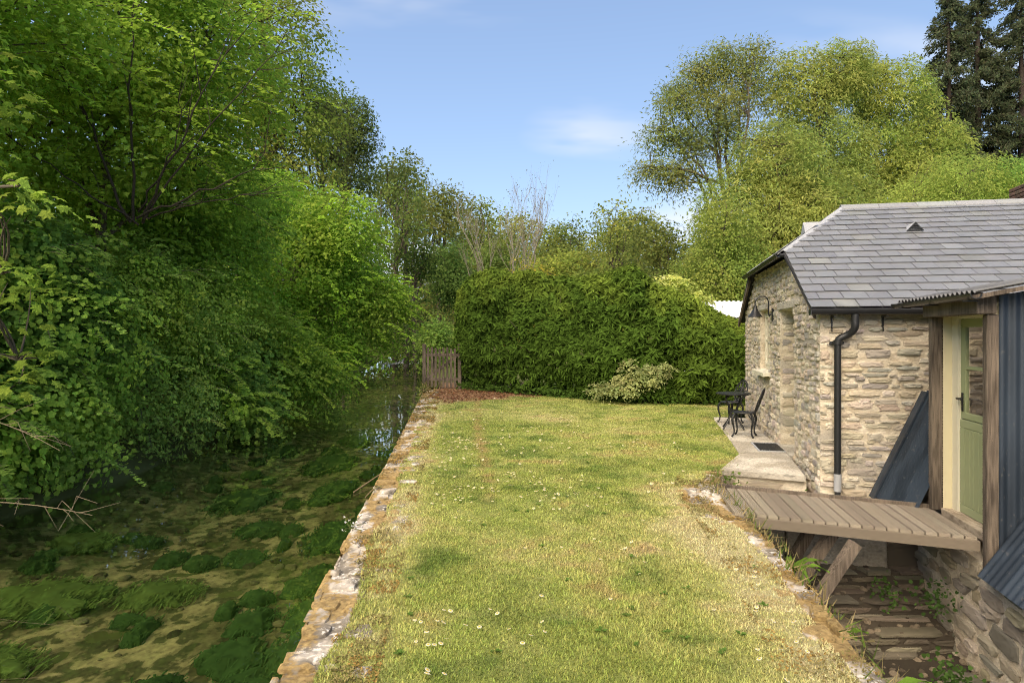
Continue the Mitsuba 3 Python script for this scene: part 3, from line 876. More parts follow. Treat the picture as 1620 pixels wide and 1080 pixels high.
# doorway: jamb stones, lintel, threshold, plank door deep in the reveal
jam = sbox(.03, 0.0, .40, 2.22)
outl = rubble(rng, jam, (.09, .17), (.25, .45), .012, (.008, .02), 8)
jm = [stone_mesh(o, r_, rng, lambda q: np.stack([L(u, 2.72 - d, z) for u, z, d in q])) for o, r_ in outl]
for m in jm:
    add('jamb_stone', m, 'stone', ct, True, jit(BUFF[rng.integers(8)], rng) * .95)
add('lintel', toL(bx(-.035, .40, 1.44, 2.88, 2.262, 2.39, .012)), 'slab', ct, label='flat stone lintel over the doorway')
add('threshold', toL(bx(-.06, .42, 1.62, 2.70, -.10, .035, .01)), 'slab', ct)
dk = add('door', toL(bx(.33, .385, 1.605, 2.715, .04, 2.255)), 'paint', ct, False, (0.30, 0.36, 0.22), label='green plank door deep in its stone reveal')
for i in range(6):
    add('plank', toL(bx(.315, .33, 1.63 + i * .18, 1.63 + i * .18 + .165, .06, 2.24, .004)), 'paint', dk, False, (0.30, 0.36, 0.22))
add('lintel', toL(bx(-.03, .42, 3.66, 4.98, 2.325, 2.43, .012)), 'slab', ct)
wd = add('window', toL(join([bx(.09, .16, 3.785, 3.85, 1.20, 2.315, .004), bx(.09, .16, 4.79, 4.855, 1.20, 2.315, .004), bx(.09, .16, 3.85, 4.79, 2.25, 2.315, .004), bx(.09, .16, 3.85, 4.79, 1.20, 1.27, .004)])),
         'paint', ct, False, (0.68, 0.64, 0.50), label='cream painted casement window in the gable')
for b0, b1 in ((3.853, 4.31), (4.33, 4.787)):
    add('sash', toL(join([bx(.075, .125, b0, b0 + .055, 1.275, 2.245, .004), bx(.075, .125, b1 - .055, b1, 1.275, 2.245, .004), bx(.075, .125, b0 + .055, b1 - .055, 2.19, 2.245, .004),
                          bx(.075, .125, b0 + .055, b1 - .055, 1.275, 1.335, .004), bx(.085, .115, b0 + .055, b1 - .055, 1.74, 1.765), ])), 'paint', wd, False, (0.68, 0.64, 0.50))
    for z0, z1 in ((1.335, 1.74), (1.765, 2.19)):
        add('pane', toL(vf((np.array([[.10, b0 + .055, z0], [.10, b1 - .055, z0], [.10, b1 - .055, z1], [.10, b0 + .055, z1]]), np.array([[0, 1, 2, 3]])))), 'glass', wd)
add('sill', toL(hexa([(-.14, 3.62, 1.10), (.16, 3.62, 1.12), (.16, 5.02, 1.12), (-.14, 5.02, 1.10), (-.14, 3.62, 1.165), (.16, 3.62, 1.20), (.16, 5.02, 1.20), (-.14, 5.02, 1.165)])), 'paint', wd, False, (0.70, 0.66, 0.54))

# roof: two main slopes and the half hip, each slate a piece
S_ = (RZ - EZ) / (MID + .12)                    # slope of the near side
hz = 3.12
bn = -.12 + (hz - EZ) / S_                      # where the half hip's eave meets the near slope
bf = 2 * MID + .0 - bn
RA = 1.2                                        # ridge end
A1 = 6.6
ridge_n, ridge_f = (RA, MID, RZ), (A1, MID, RZ)
und = [np.array([(-.12, -.12, EZ), (A1, -.12, EZ), (A1, MID, RZ), (RA, MID, RZ), (-.14, bn, hz)]),
       np.array([(A1, 2 * MID + .12, EZ), (-.12, 2 * MID + .12, EZ), (-.14, bf, hz), (RA, MID, RZ), (A1, MID, RZ)]),
       np.array([(-.14, bf, hz), (-.14, bn, hz), (RA, MID, RZ)])]
ms = []
for p in und:
    n = len(p)
    q = np.vstack([p - [0, 0, .012], p - [0, 0, .07]])
    f = [[0, i, i + 1] for i in range(1, n - 1)] + [[n, n + i + 1, n + i] for i in range(1, n - 1)]
    for i in range(n):
        j = (i + 1) % n
        f += [[i, i + n, j + n], [i, j + n, j]]
    ms.append((q, np.array(f)))
rf = add('roof', toL(join(ms)), 'matte', ct, False, (0.05, 0.05, 0.055), label='grey slate roof hipped at its gable end')
SL0 = [(0.20, 0.203, 0.212), (0.215, 0.217, 0.224), (0.23, 0.232, 0.238), (0.205, 0.203, 0.205), (0.245, 0.247, 0.252), (0.19, 0.193, 0.203), (0.22, 0.217, 0.212)]
SL = [np.array(c_) * [.80, .82, .845] * .5 + np.array([.168, .172, .180]) * .5 for c_ in SL0]


def slating(o, eu, ev, poly, gauge, width, holder, cap):
    """slates over a plane: origin o, unit vectors eu (along) and ev (up the slope), polygon (u,v)"""
    nrm = np.cross(eu, ev)
    u0, v0, u1, v1 = poly.bounds
    done, row = 0, 0
    while v0 + row * gauge < v1 - .05:
        u = u0 - (width * .5 if row % 2 else 0) - rng.uniform(0, .02)
        while u < u1:
            w = width * rng.uniform(.92, 1.1)
            vb = v0 + row * gauge
            sq = Polygon([(u + .004, vb + rng.uniform(-.004, .004)), (u + w - .004, vb + rng.uniform(-.004, .004)), (u + w - .004, vb + gauge * 1.25), (u + .004, vb + gauge * 1.25)]).intersection(poly)
            u += w
            if sq.is_empty or sq.geom_type != 'Polygon' or sq.area < .004:
                continue
            c = np.array(sq.exterior.coords)[:-1]
            if not sq.exterior.is_ccw:
                c = c[::-1]
            lift = lambda vv: .024 - .016 * (vv - vb) / gauge
            tw = rng.uniform(-.002, .002)
            top = np.array([o + eu * x + ev * y + nrm * (lift(y) + tw) for x, y in c])
            bot = np.array([o + eu * x + ev * y + nrm * (lift(y) + tw - .008) for x, y in c])
            n = len(c)
            f = [[0, i, i + 1] for i in range(1, n - 1)] + [[n, n + i + 1, n + i] for i in range(1, n - 1)]
            for i in range(n):
                j = (i + 1) % n
                f += [[i, i + n, j + n], [i, j + n, j]]
            cc = jit(SL[rng.integers(len(SL))], rng, .06, .01)
            col = np.clip(cc * rng.uniform(.9, 1.12, (2 * n, 1)), 0, 1)
            if rng.random() < .06:
                col = col * [1.06, 1.05, .95] * rng.uniform(.8, 1.15, (2 * n, 1))
            if done < cap:
                add('slate', toL((np.vstack([top, bot]), np.array(f))), 'slate', holder, False, col)
            done += 1
        row += 1
    return done


ev = np.array([0, MID + .12, RZ - EZ])
sl = np.linalg.norm(ev)
ev = ev / sl
o = np.array([-.14, -.14, EZ - .008])
hb = np.linalg.norm([bn + .12, hz - EZ])
n1 = slating(o, np.array([1.0, 0, 0]), ev, Polygon([(0, 0), (4.6, 0), (4.6, sl), (RA + .14, sl), (0.02, hb)]), sl / 17.0, .285, rf, 270)
eh = np.array([RA + .14, 0, RZ - hz])
sh = np.linalg.norm(eh)
eh = eh / sh
hw = (bf - bn)
n2 = slating(np.array([-.17, bf, hz - .01]), np.array([0, -1.0, 0]), eh, Polygon([(0, 0), (hw, 0), (hw / 2, sh)]), .26, .30, rf, 70)
for p, q, w in (((-.15, bn, hz + .02), (RA, MID, RZ + .025), .085), ((-.15, bf, hz + .02), (RA, MID, RZ + .025), .085)):
    p, q = np.array(p), np.array(q)
    t = unit(q - p)
    sidev = unit(np.cross(t, [0, 0, 1]))
    pts = []
    for s in (p, q):
        pts.append([s - sidev * w - [0, 0, .045], s - sidev * w * .1 + [0, 0, .012], s + sidev * w * .1 + [0, 0, .012], s + sidev * w - [0, 0, .045]])
    v = np.array(pts).reshape(-1, 3)
    v = np.vstack([v, v - [0, 0, .012]])
    f = []
    for i in range(3):
        f += [[i, i + 1, i + 5, i + 4], [i + 8, i + 12, i + 13, i + 9]]
    f += [[0, 4, 12, 8], [3, 11, 15, 7], [0, 8, 9, 1], [1, 9, 10, 2], [2, 10, 11, 3], [4, 5, 13, 12], [5, 6, 14, 13], [6, 7, 15, 14]]
    add('hip_flashing', toL((v, np.array(f))), 'lead', rf)
for i in range(9):
    a0 = RA - .05 + i * .6
    v = []
    for a in (a0, a0 + .594):
        for db, dz in ((-.15, -.055), (-.03, .03), (.03, .03), (.15, -.055)):
            v.append((a, MID + db, RZ + .012 + dz))
    v = np.array(v)
    v = np.vstack([v, v - [0, 0, .014]])
    f = []
    for j in range(3):
        f += [[j, j + 4, j + 5, j + 1], [j + 8, j + 9, j + 13, j + 12]]
    f += [[0, 8, 12, 4], [3, 7, 15, 11]] + [[j, j + 1, j + 9, j + 8] for j in range(3)] + [[j + 4, j + 12, j + 13, j + 5] for j in range(3)]
    add('ridge_tile', toL((v, np.array(f))), 'slate', rf, False, jit((.27, .275, .28), rng, .1, .02))


def roof_vent(a, s, hol):
    p = o + np.array([1.0, 0, 0]) * a + ev * s
    n_ = np.cross([1.0, 0, 0], ev)
    w, h, d = .13, .14, .26
    fr = [p + np.array([-w, 0, 0]) + n_ * .03, p + np.array([w, 0, 0]) + n_ * .03, p + np.array([0, 0, h]) + n_ * .03]
    bk = p + ev * d + n_ * .02
    v = np.array([fr[0], fr[1], fr[2], bk + [-.05, 0, 0], bk + [.05, 0, 0]])
    k = add('vent', toL((v, np.array([[0, 2, 3], [1, 4, 2], [2, 4, 3], [0, 3, 4], [0, 4, 1]]))), 'lead', hol, label='small triangular lead vent in the slates')
    bars = []
    for i in range(5):
        t0, z = i / 5.5, h * (i + .3) / 5.6
        ww = w * (1 - t0) - .012
        bars.append(move(bx(-ww, ww, -.004, .012, z, z + .009), p + n_ * .03))
    add('grille', toL(join(bars)), 'iron', k)


roof_vent(2.05, sl * .66, rf)
vh = np.array([-.17, 2.62, hz]) + eh * .62
v = np.array([vh + [0, -.17, .03], vh + [0, .17, .03], vh + [0, 0, .22], vh + eh * .34 + [0, 0, .02]])
add('vent', toL((v, np.array([[0, 2, 1], [0, 3, 2], [1, 2, 3], [0, 1, 3]]))), 'lead', rf, label='pale lead vent on the hip slope')
# barge boards and hip gutter
add('barge_board', toL(hexa([(-.10, -.1, EZ - .14), (-.07, -.1, EZ - .14), (-.07, bn, hz - .14), (-.10, bn, hz - .14), (-.10, -.1, EZ - .03), (-.07, -.1, EZ - .03), (-.07, bn, hz - .03), (-.10, bn, hz - .03)])), 'beam', rf)
add('barge_board', toL(hexa([(-.13, 2 * MID + .1, EZ - .16), (-.09, 2 * MID + .1, EZ - .16), (-.09, bf, hz - .16), (-.13, bf, hz - .16), (-.13, 2 * MID + .1, EZ - .03), (-.09, 2 * MID + .1, EZ - .03), (-.09, bf, hz - .03), (-.13, bf, hz - .03)])), 'beam', rf)


def gutter(p, q, rad=.055, mat='iron', sides=9):
    """half-round channel from p to q"""
    p, q = np.asarray(p, float), np.asarray(q, float)
    t = unit(q - p)
    sv = unit(np.cross(t, [0, 0, 1]))
    ang = np.linspace(np.pi, 2 * np.pi, sides)
    rings = []
    for s in (p, q):
        for r_ in (rad, rad - .008):
            rings.append(s + np.cos(ang)[:, None] * sv * r_ + np.sin(ang)[:, None] * np.array([0, 0, r_]))
    v = np.vstack(rings)
    f = []
    for i in range(sides - 1):
        f += [[i, i + 1, 2 * sides + i + 1, 2 * sides + i], [sides + i, 3 * sides + i, 3 * sides + i + 1, sides + i + 1]]
        f += [[i, sides + i, sides + i + 1, i + 1], [2 * sides + i, 2 * sides + i + 1, 3 * sides + i + 1, 3 * sides + i]]
    f += [[0, 2 * sides, 3 * sides, sides], [sides - 1, 2 * sides - 1, 4 * sides - 1, 3 * sides - 1]]
    return v, np.array(f)


g1 = add('gutter', toL(join([vf(gutter((-.16, -.20, EZ - .035), (6.5, -.20, EZ - .045), .06)), bx(-.168, -.155, -.26, -.14, EZ - .1, EZ - .03)])), 'iron', ct, 40)
for a in (.12, .72, 1.4):
    add('bracket', toL(join([bx(a, a + .02, -.20, .0, EZ - .125, EZ - .105), bx(a, a + .02, -.035, -.01, EZ - .24, EZ - .125), tube([(a + .01, -.03, EZ - .24), (a + .01, -.045, EZ - .29), (a + .01, -.03, EZ - .30)], .008, 5)])), 'iron', g1)
g2 = add('gutter', toL(join([vf(gutter((-.21, bn - .02, hz - .03), (-.21, bf + .1, hz - .05), .055)), tube([(-.2, bn - .02, hz - .05), (.30, bn + .05, hz - .06)], .028, 6)])), 'iron', ct, 40)
# downpipe with its swan neck
dp = add('downpipe', toL(join([tube([(.36, -.20, EZ - .09), (.36, -.20, EZ - .20)], .045, 10), tube(spline([(.36, -.2, EZ - .19), (.355, -.19, EZ - .27), (.29, -.12, EZ - .35), (.20, -.10, EZ - .40), (.184, -.095, EZ - .47)], 12), .045, 10),
                               tube([(.184, -.095, EZ - .45), (.184, -.095, -.10)], .042, 12), tube([(.184, -.095, -.02), (.184, -.095, -.42)], .038, 12)])), 'iron', ct, 40)
for z in (EZ - .47, -.34):
    add('collar', toL(join([tube([(.184, -.095, z), (.184, -.095, z + .05)], .056, 12), bx(.10, .268, -.06, -.03, z + .005, z + .04)])), 'iron', dp, 40)
add('collar', toL(tube([(.184, -.095, -.12), (.184, -.095, .10)], .0455, 12)), 'lead', dp, 40, label='grey repair sleeve low on the downpipe')
# brick stack behind the ridge
ck = add('chimney', toL(bx(4.35, 5.25, MID + .35, MID + 1.1, 3.3, 4.52)), 'matte', ct, False, (.22, .19, .16), label='weathered red brick chimney behind the ridge')
for r_ in range(9):
    for i in range(5):
        a0 = 4.30 + i * .2 + (.09 if r_ % 2 else 0)
        add('brick', toL(bx(a0, a0 + .188, MID + .31, MID + .35, 3.85 + r_ * .075, 3.85 + r_ * .075 + .064, .006)), 'stone', ck, False, jit((.15, .10, .078), rng, .3, .06))
    for i in range(4):
        b0 = MID + .33 + i * .2
        add('brick', toL(bx(4.305, 4.35, b0, b0 + .188, 3.85 + r_ * .075, 3.85 + r_ * .075 + .064, .006)), 'stone', ck, False, jit((.15, .10, .078), rng, .3, .06))

# swan-neck lamp on the gable
lp = thing('wall_lamp', 'black swan neck lamp above the cottage doorway', 'lamp')
add('bracket', toL(join([bx(-.035, -.002, 3.335, 3.405, 2.10, 2.32, .008), tube([(-.03, 3.37, 2.21), (-.07, 3.37, 2.21)], .018, 8)])), 'iron', lp, 40)
add('arm', toL(tube(spline([(-.07, 3.37, 2.18), (-.085, 3.37, 2.40), (-.13, 3.37, 2.52), (-.21, 3.37, 2.535), (-.29, 3.37, 2.48), (-.31, 3.37, 2.36)], 18), .011, 8)), 'iron', lp, 40)
add('shade', toL(move(lathe([(.012, .20), (.03, .20), (.035, .15), (.05, .12), (.075, .07), (.125, .01), (.13, 0), (.122, 0), (.07, .06), (.04, .11), (.012, .14)], 24), (-.31, 3.37, 2.17))), 'iron', lp, 40)
add('bulb', toL(move(lathe([(.001, -.005), (.02, .01), (.028, .035), (.02, .065), (.012, .10), (.001, .10)], 14), (-.31, 3.37, 2.20))), 'paint', lp, True, (.8, .78, .7))

# ------------------------------------------------------------------ outbuilding: mill wall, lean-to roofs, porch
ob = thing('outbuilding', 'lean-to clad in dark blue corrugated iron on a stone base', 'outbuilding')
mw = add('base_wall', toL(bx(.86, 5.5, -5.2, -.02, -1.7, -.24)), 'mortar', ob)
reg = sbox(.10, -1.45, 5.1, -.27)
outl = rubble(rng, reg, (.09, .22), (.16, .5), .014, (.015, .05), 9)
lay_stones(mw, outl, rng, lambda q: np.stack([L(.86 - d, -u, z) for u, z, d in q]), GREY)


def corrugated(o, eu, ev, w, h, pitch=.076, amp=.009, th=.003, steps=8, clip=None):
    """sheet: waves along eu (width w), flutes run along ev (length h)"""
    n = int(w / pitch * steps) + 1
    u = np.linspace(0, w, n)
    nrm = np.cross(eu, ev)
    wv = amp * np.sin(2 * np.pi * u / pitch)
    lo = np.zeros(n) if clip is None else np.array([clip(x)[0] for x in u])
    hi = np.full(n, h) if clip is None else np.array([clip(x)[1] for x in u])
    rows = []
    for off in (0, -th):
        for s in (lo, hi):
            rows.append(o + eu * u[:, None] + ev * s[:, None] + nrm * (wv + off)[:, None])
    v = np.vstack(rows)
    i = np.arange(n - 1)
    f = [np.stack([i, i + 1, i + 1 + n, i + n], 1), np.stack([i + 2 * n, i + 3 * n, i + 1 + 3 * n, i + 1 + 2 * n], 1),
         np.stack([i, i + 2 * n, i + 1 + 2 * n, i + 1], 1), np.stack([i + n, i + n + 1, i + 1 + 3 * n, i + 3 * n], 1),
         np.array([[0, n, 3 * n, 2 * n], [n - 1, 3 * n - 1, 4 * n - 1, 2 * n - 1]])]
    return v, np.vstack(f)


def unitv(*c):
    c = np.array(c, float)
    return c / np.linalg.norm(c)


# far lean-to slope between cottage and porch
e1 = unitv(.58, 0, 1.275)
add('roof_sheet', toL(corrugated(np.array([.60, -.13, -.15]), np.array([0, -1.0, 0]), e1, 1.20, 1.45)), 'blue', ob, True, label='steep dark blue roof sheet beside the stone wall')
nb = np.cross([0, -1.0, 0], e1)
p0, p1 = np.array([.585, -.06, -.18]), np.array([.585, -.06, -.18]) + e1 * 1.46
v = np.array([p0, p0 + [0, -.17, 0], p1 + [0, -.17, 0], p1])
add('flashing', toL(hexa(np.vstack([v + nb * .012, v + nb * .032]))), 'blue', ob, label='wide blue edge flashing against the cottage')
# near lean-to slope
e2 = unitv(.5, 0, .72)
add('roof_sheet', toL(corrugated(np.array([.735, -2.55, -.30]), np.array([0, -1.0, 0]), e2, 1.5, 2.6, .10, .013)), 'blue', ob, True, label='lower dark blue roof sheet nearest the channel')
# porch side wall
add('wall_sheet', toL(corrugated(np.array([.93, -2.50, -.2]), np.array([1.0, 0, 0]), np.array([0, 0, 1.0]), 2.4, 2.5, .10, .012, clip=lambda x: (0.0, 2.405 + .185 * x))), 'blue', ob, True, label='upright dark blue corrugated wall of the porch')
add('back_wall', toL(bx(1.9, 5.5, -5.2, -.1, -.06, 2.3)), 'blue', ob)
# porch roof, its sheets falling to the gutter
e3 = unitv(-1.0, 0, -.19)
add('roof_sheet', toL(corrugated(np.array([2.9, -.75, 2.222 + .19 * 2.29]), np.array([0, -1.0, 0]), e3, 1.95, 2.28, .10, .015)), 'zinc', ob, True, label='grey corrugated porch roof sheet above the gutter')
add('fascia', toL(bx(.70, .735, -2.66, -.80, 2.165, 2.225)), 'beam', ob)
gg = add('gutter', toL(join([vf(gutter((.655, -.72, 2.205), (.655, -2.72, 2.215), .05)), bx(.605, .705, -.725, -.712, 2.155, 2.21)])), 'iron', ob, 40)
for b in (-1.0, -1.75, -2.6):
    add('bracket', toL(bx(.60, .72, b, b + .018, 2.148, 2.16)), 'iron', gg)
add('header_beam', toL(bx(.737, .90, -2.53, -1.29, 2.04, 2.20, .006)), 'beam', ob)
add('verge_board', toL(hexa([(.64, -2.70, 2.16), (.64, -2.67, 2.16), (2.6, -2.67, 2.55), (2.6, -2.70, 2.55), (.64, -2.70, 2.20), (.64, -2.67, 2.20), (2.6, -2.67, 2.575), (2.6, -2.70, 2.575)])), 'beam', ob)
add('post', toL(bx(.79, .90, -1.385, -1.295, .0, 2.038, .008)), 'beam', ob, label='weathered far post of the porch')
add('post', toL(bx(.83, .93, -2.505, -2.415, -.30, 2.038, .008)), 'beam', ob, label='weathered near post of the porch')
cream = (.66, .60, .40)
add('cheek', toL(join([bx(.901, 1.03, -1.38, -1.34, .0, 2.155), bx(.901, 1.03, -2.46, -2.42, .0, 2.155)])), 'paint', ob, False, cream, label='cream boarded cheek of the porch')
add('door_frame', toL(join([bx(.985, 1.05, -1.52, -1.381, .0, 2.02, .004), bx(.985, 1.05, -2.418, -2.34, .0, 2.02, .004), bx(.985, 1.05, -2.418, -1.381, 2.02, 2.10, .004)])), 'paint', ob, False, (.70, .66, .52))
add('ceiling_board', toL(join([bx(.9, 1.05, -2.418, -1.381, 2.103, 2.15), bx(1.02, 1.05, -2.418, -1.381, 2.15, 2.25)])), 'paint', ob, False, cream)
dd = add('door', toL(join([bx(1.012, 1.048, -2.338, -1.523, .995, 1.06, .003), bx(1.012, 1.048, -2.338, -1.523, 1.93, 2.018, .003), bx(1.012, 1.048, -1.625, -1.523, 1.06, 1.93, .003),
                           bx(1.012, 1.048, -2.338, -2.236, 1.06, 1.93, .003), bx(1.015, 1.045, -2.236, -1.625, 1.50, 1.535, .003), bx(1.012, 1.048, -2.338, -1.523, .03, .985, .003)])), 'paint', ob, False, (.33, .37, .20), label='sage green stable door in two halves')
for i in range(6):
    add('plank', toL(bx(1.004, 1.012, -2.225 + i * .099, -2.225 + i * .099 + .094, .12, .90, .003)), 'paint', dd, False, (.33, .37, .20))
add('plank', toL(join([bx(1.003, 1.012, -2.336, -1.525, .905, .983, .003), bx(1.003, 1.012, -2.336, -1.525, .032, .115, .003), bx(1.003, 1.012, -1.622, -1.525, .12, .90, .003), bx(1.003, 1.012, -2.336, -2.23, .12, .90, .003)])), 'paint', dd, False, (.34, .38, .21))
for z0, z1 in ((1.06, 1.50), (1.535, 1.93)):
    add('pane', toL(vf((np.array([[1.03, -2.236, z0], [1.03, -1.625, z0], [1.03, -1.625, z1], [1.03, -2.236, z1]]), np.array([[0, 1, 2, 3]])))), 'glass', dd)
add('handle', toL(join([bx(1.0, 1.012, -1.59, -1.555, 1.07, 1.26, .004), tube([(1.0, -1.572, 1.20), (.955, -1.572, 1.20)], .011, 8), tube([(.958, -1.565, 1.20), (.955, -1.69, 1.197)], .011, 8)])), 'iron', dd, 40)
add('threshold', toL(bx(.88, 1.06, -2.42, -1.38, -.06, .026, .006)), 'wood', ob)
add('inner_wall', toL(bx(1.7, 1.75, -2.45, -1.3, 0, 2.3)), 'paint', ob, False, (.45, .40, .30))
add('inner_floor', toL(bx(1.06, 1.9, -2.45, -1.3, -.06, .01)), 'wood', ob)

# ------------------------------------------------------------------ walkway
wk = thing('walkway', 'weathered ribbed timber walkway from the lawn to the porch door', 'walkway')
nl_, fl_, nr_, fr_ = (np.array(p) for p in ((2.27, 6.96), (2.43, 8.10), (4.29, 6.27), (4.50, 7.30)))
NBD = 20
GV = 5
for i in range(NBD):
    t0, t1 = i / NBD, (i + 1) / NBD - .0065
    a0, a1 = nl_ + (nr_ - nl_) * t0, nl_ + (nr_ - nl_) * t1
    b0, b1 = fl_ + (fr_ - fl_) * t0, fl_ + (fr_ - fl_) * t1
    us, zs = [0.0], [-.035]
    for g in range(GV):
        s = g / GV
        us += [s + .002, s + .55 / GV, s + .60 / GV, s + .95 / GV]
        zs += [.0, .0, -.010, -.010]
    us += [.999, 1.0]
    zs += [0.0, -.035]
    us, zs = np.array(us), np.array(zs) + rng.uniform(-.004, .004)
    n = len(us)
    zl = (.05 * (1 - t0), .05 * (1 - t1))
    ring = [np.c_[p[None] + (q - p)[None] * us[:, None], zs + zl[0] + (zl[1] - zl[0]) * us] for p, q in ((a0, a1), (b0, b1))]
    v = np.vstack(ring)
    k = np.arange(n)
    k2 = (k + 1) % n
    f = np.vstack([np.stack([k, k + n, k2 + n], 1), np.stack([k, k2 + n, k2], 1), [[0, j + 1, j] for j in range(1, n - 1)], [[n, n + j, n + j + 1] for j in range(1, n - 1)]])
    bc = np.array([.27, .232, .18]) * rng.uniform(.82, 1.12) * (1 + rng.uniform(-.015, .015, 3))
    add('board', (v, f), 'timber', wk, False, np.clip(bc * rng.uniform(.8, 1.2, (len(v), 1)), 0, 1))


def beam3(p, q, w, h, up=(0, 0, 1)):
    p, q = np.asarray(p, float), np.asarray(q, float)
    t = unit(q - p)
    s = unit(np.cross(t, up))
    n = np.cross(s, t)
    return hexa([p - s * w - n * h, q - s * w - n * h, q + s * w - n * h, p + s * w - n * h, p - s * w + n * h, q - s * w + n * h, q + s * w + n * h, p + s * w + n * h])


dn, df = nr_ - nl_, fr_ - fl_
add('joist', beam3([*(nl_ + dn * .02 + [-.01, -.022]), -.030], [*(nr_ + [-.01, -.022]), -.078], .02, .046), 'timber', wk, False, (.17, .14, .105))
add('joist', beam3([*(nl_ + dn * .02 + [.07, .55]), -.10], [*(nr_ + [.07, .55]), -.10], .025, .06), 'beam', wk)
add('joist', beam3([*(fl_ + df * .02 + [0, -.06]), -.10], [*(fr_ + [0, -.06]), -.10], .025, .06), 'beam', wk)
add('edge_batten', beam3([*(fl_ + [0, .025]), .05], [*(fr_ + [0, .025]), .0], .022, .035), 'beam', wk)
for (p, q) in (((2.46, 6.46, -1.30), (3.30, 6.56, -.145)), ((2.50, 6.84, -1.15), (3.27, 6.94, -.145)), ((2.54, 7.28, -1.35), (3.28, 7.38, -.145))):
    add('strut', beam3(p, q, .045, .05), 'beam', wk)

# ------------------------------------------------------------------ stone steps in the sunken channel
st = thing('stone_steps', 'dark mossy stone steps falling down the sunken channel', 'steps')
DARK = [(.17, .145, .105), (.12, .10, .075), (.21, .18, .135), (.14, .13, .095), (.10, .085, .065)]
for i, (yf, z0, z1, dep) in enumerate(((6.85, -1.4, -1.16, .42), (7.25, -1.35, -.98, .40), (7.62, -1.2, -.80, .40), (8.0, -1.1, -.60, .5))):
    cr = add('step', bx(2.45, 4.85, yf, yf + .62, z0, z1), 'stone', st, False, (.075, .062, .046))
    for o_, r_ in rubble(rng, sbox(2.5, z1 - .20, 4.8, z1 - .03), (.07, .10), (.16, .42), .010, (.01, .04), 9):
        m = stone_mesh(o_, r_, rng, lambda q: np.c_[q[:, 0], yf - q[:, 2], q[:, 1]])
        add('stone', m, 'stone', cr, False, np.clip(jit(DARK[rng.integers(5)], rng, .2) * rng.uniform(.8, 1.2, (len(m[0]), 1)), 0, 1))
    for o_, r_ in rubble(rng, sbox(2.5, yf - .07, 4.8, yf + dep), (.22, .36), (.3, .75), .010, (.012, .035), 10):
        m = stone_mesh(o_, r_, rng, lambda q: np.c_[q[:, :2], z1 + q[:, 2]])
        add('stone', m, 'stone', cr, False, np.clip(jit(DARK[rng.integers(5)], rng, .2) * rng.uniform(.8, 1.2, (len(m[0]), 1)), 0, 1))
for o_, r_ in rubble(rng, sbox(2.2, 4.2, 4.7, 6.8), (.2, .4), (.25, .6), .03, (.02, .06), 10):
    if rng.random() < .55:
        m = stone_mesh(o_, r_, rng, lambda q: np.c_[q[:, :2], -1.32 + q[:, 2]])
        add('floor_stone', m, 'stone', st, False, np.clip(jit(DARK[rng.integers(5)], rng, .2) * rng.uniform(.8, 1.2, (len(m[0]), 1)), 0, 1))
add('back_stones', toL(bx(-1.6, 1.0, -.8, -.42, -1.3, -.4)), 'stone', st, False, (.10, .085, .065))
ms, cs = [], []
for i in range(520):
    y_, x_ = rng.uniform(3.6, 8.4), rng.uniform(2.3, 4.6)
    s = rng.uniform(.012, .05)
    m = trimesh.creation.icosphere(1, 1.0)
    z_ = -1.33 if y_ < 6.85 else -1.16 if y_ < 7.25 else -.98 if y_ < 7.62 else -.80 if y_ < 8 else -.6
    ms.append((m.vertices * (.7 + .6 * meshkit.noise(m.vertices * 1.5 + i)[:, None]) * [s, s, s * .8] + [x_, y_, z_], m.faces))
    cs.append(np.tile(np.array([.13, .105, .075]) * rng.uniform(.4, 1.8), (len(m.vertices), 1)))
add('rubble', join(ms), 'stone', None, True, np.vstack(cs), label='loose stones and dirt on the floor of the sunken channel', cat='rubble', kind='stuff')

# ------------------------------------------------------------------ gate
gt = thing('picket_gate', 'weathered grey picket gate between the stream wall and the hedge', 'gate')
gy_, gx0, gx1 = 23.5, -3.02, -1.80
for x in (gx0, gx1):
    add('post', bx(x - .06, x + .06, gy_ - .06, gy_ + .06, -.3, 1.55, .012), 'beam', gt)
for i in range(8):
    x = gx0 + .10 + i * .132
    h = 1.42 + .03 * math.sin(i * 1.7)
    pl = Polygon([(x, .06), (x + .07, .06), (x + .07, h - .03), (x + .035, h), (x, h - .03)])
    add('pale', extrude(pl, 0, .022, (np.array([[1, 0, 0], [0, 0, -1], [0, 1, 0]], float), [0, gy_ - .02, 0])), 'beam', gt)
for z in (.28, 1.12):
    add('rail', bx(gx0 + .065, gx1 - .065, gy_ - .018, gy_ + .02, z, z + .10, .005), 'beam', gt)
add('brace', beam3([gx0 + .1, gy_ + .001, .36], [gx1 - .12, gy_ + .001, 1.12], .016, .045), 'beam', gt)

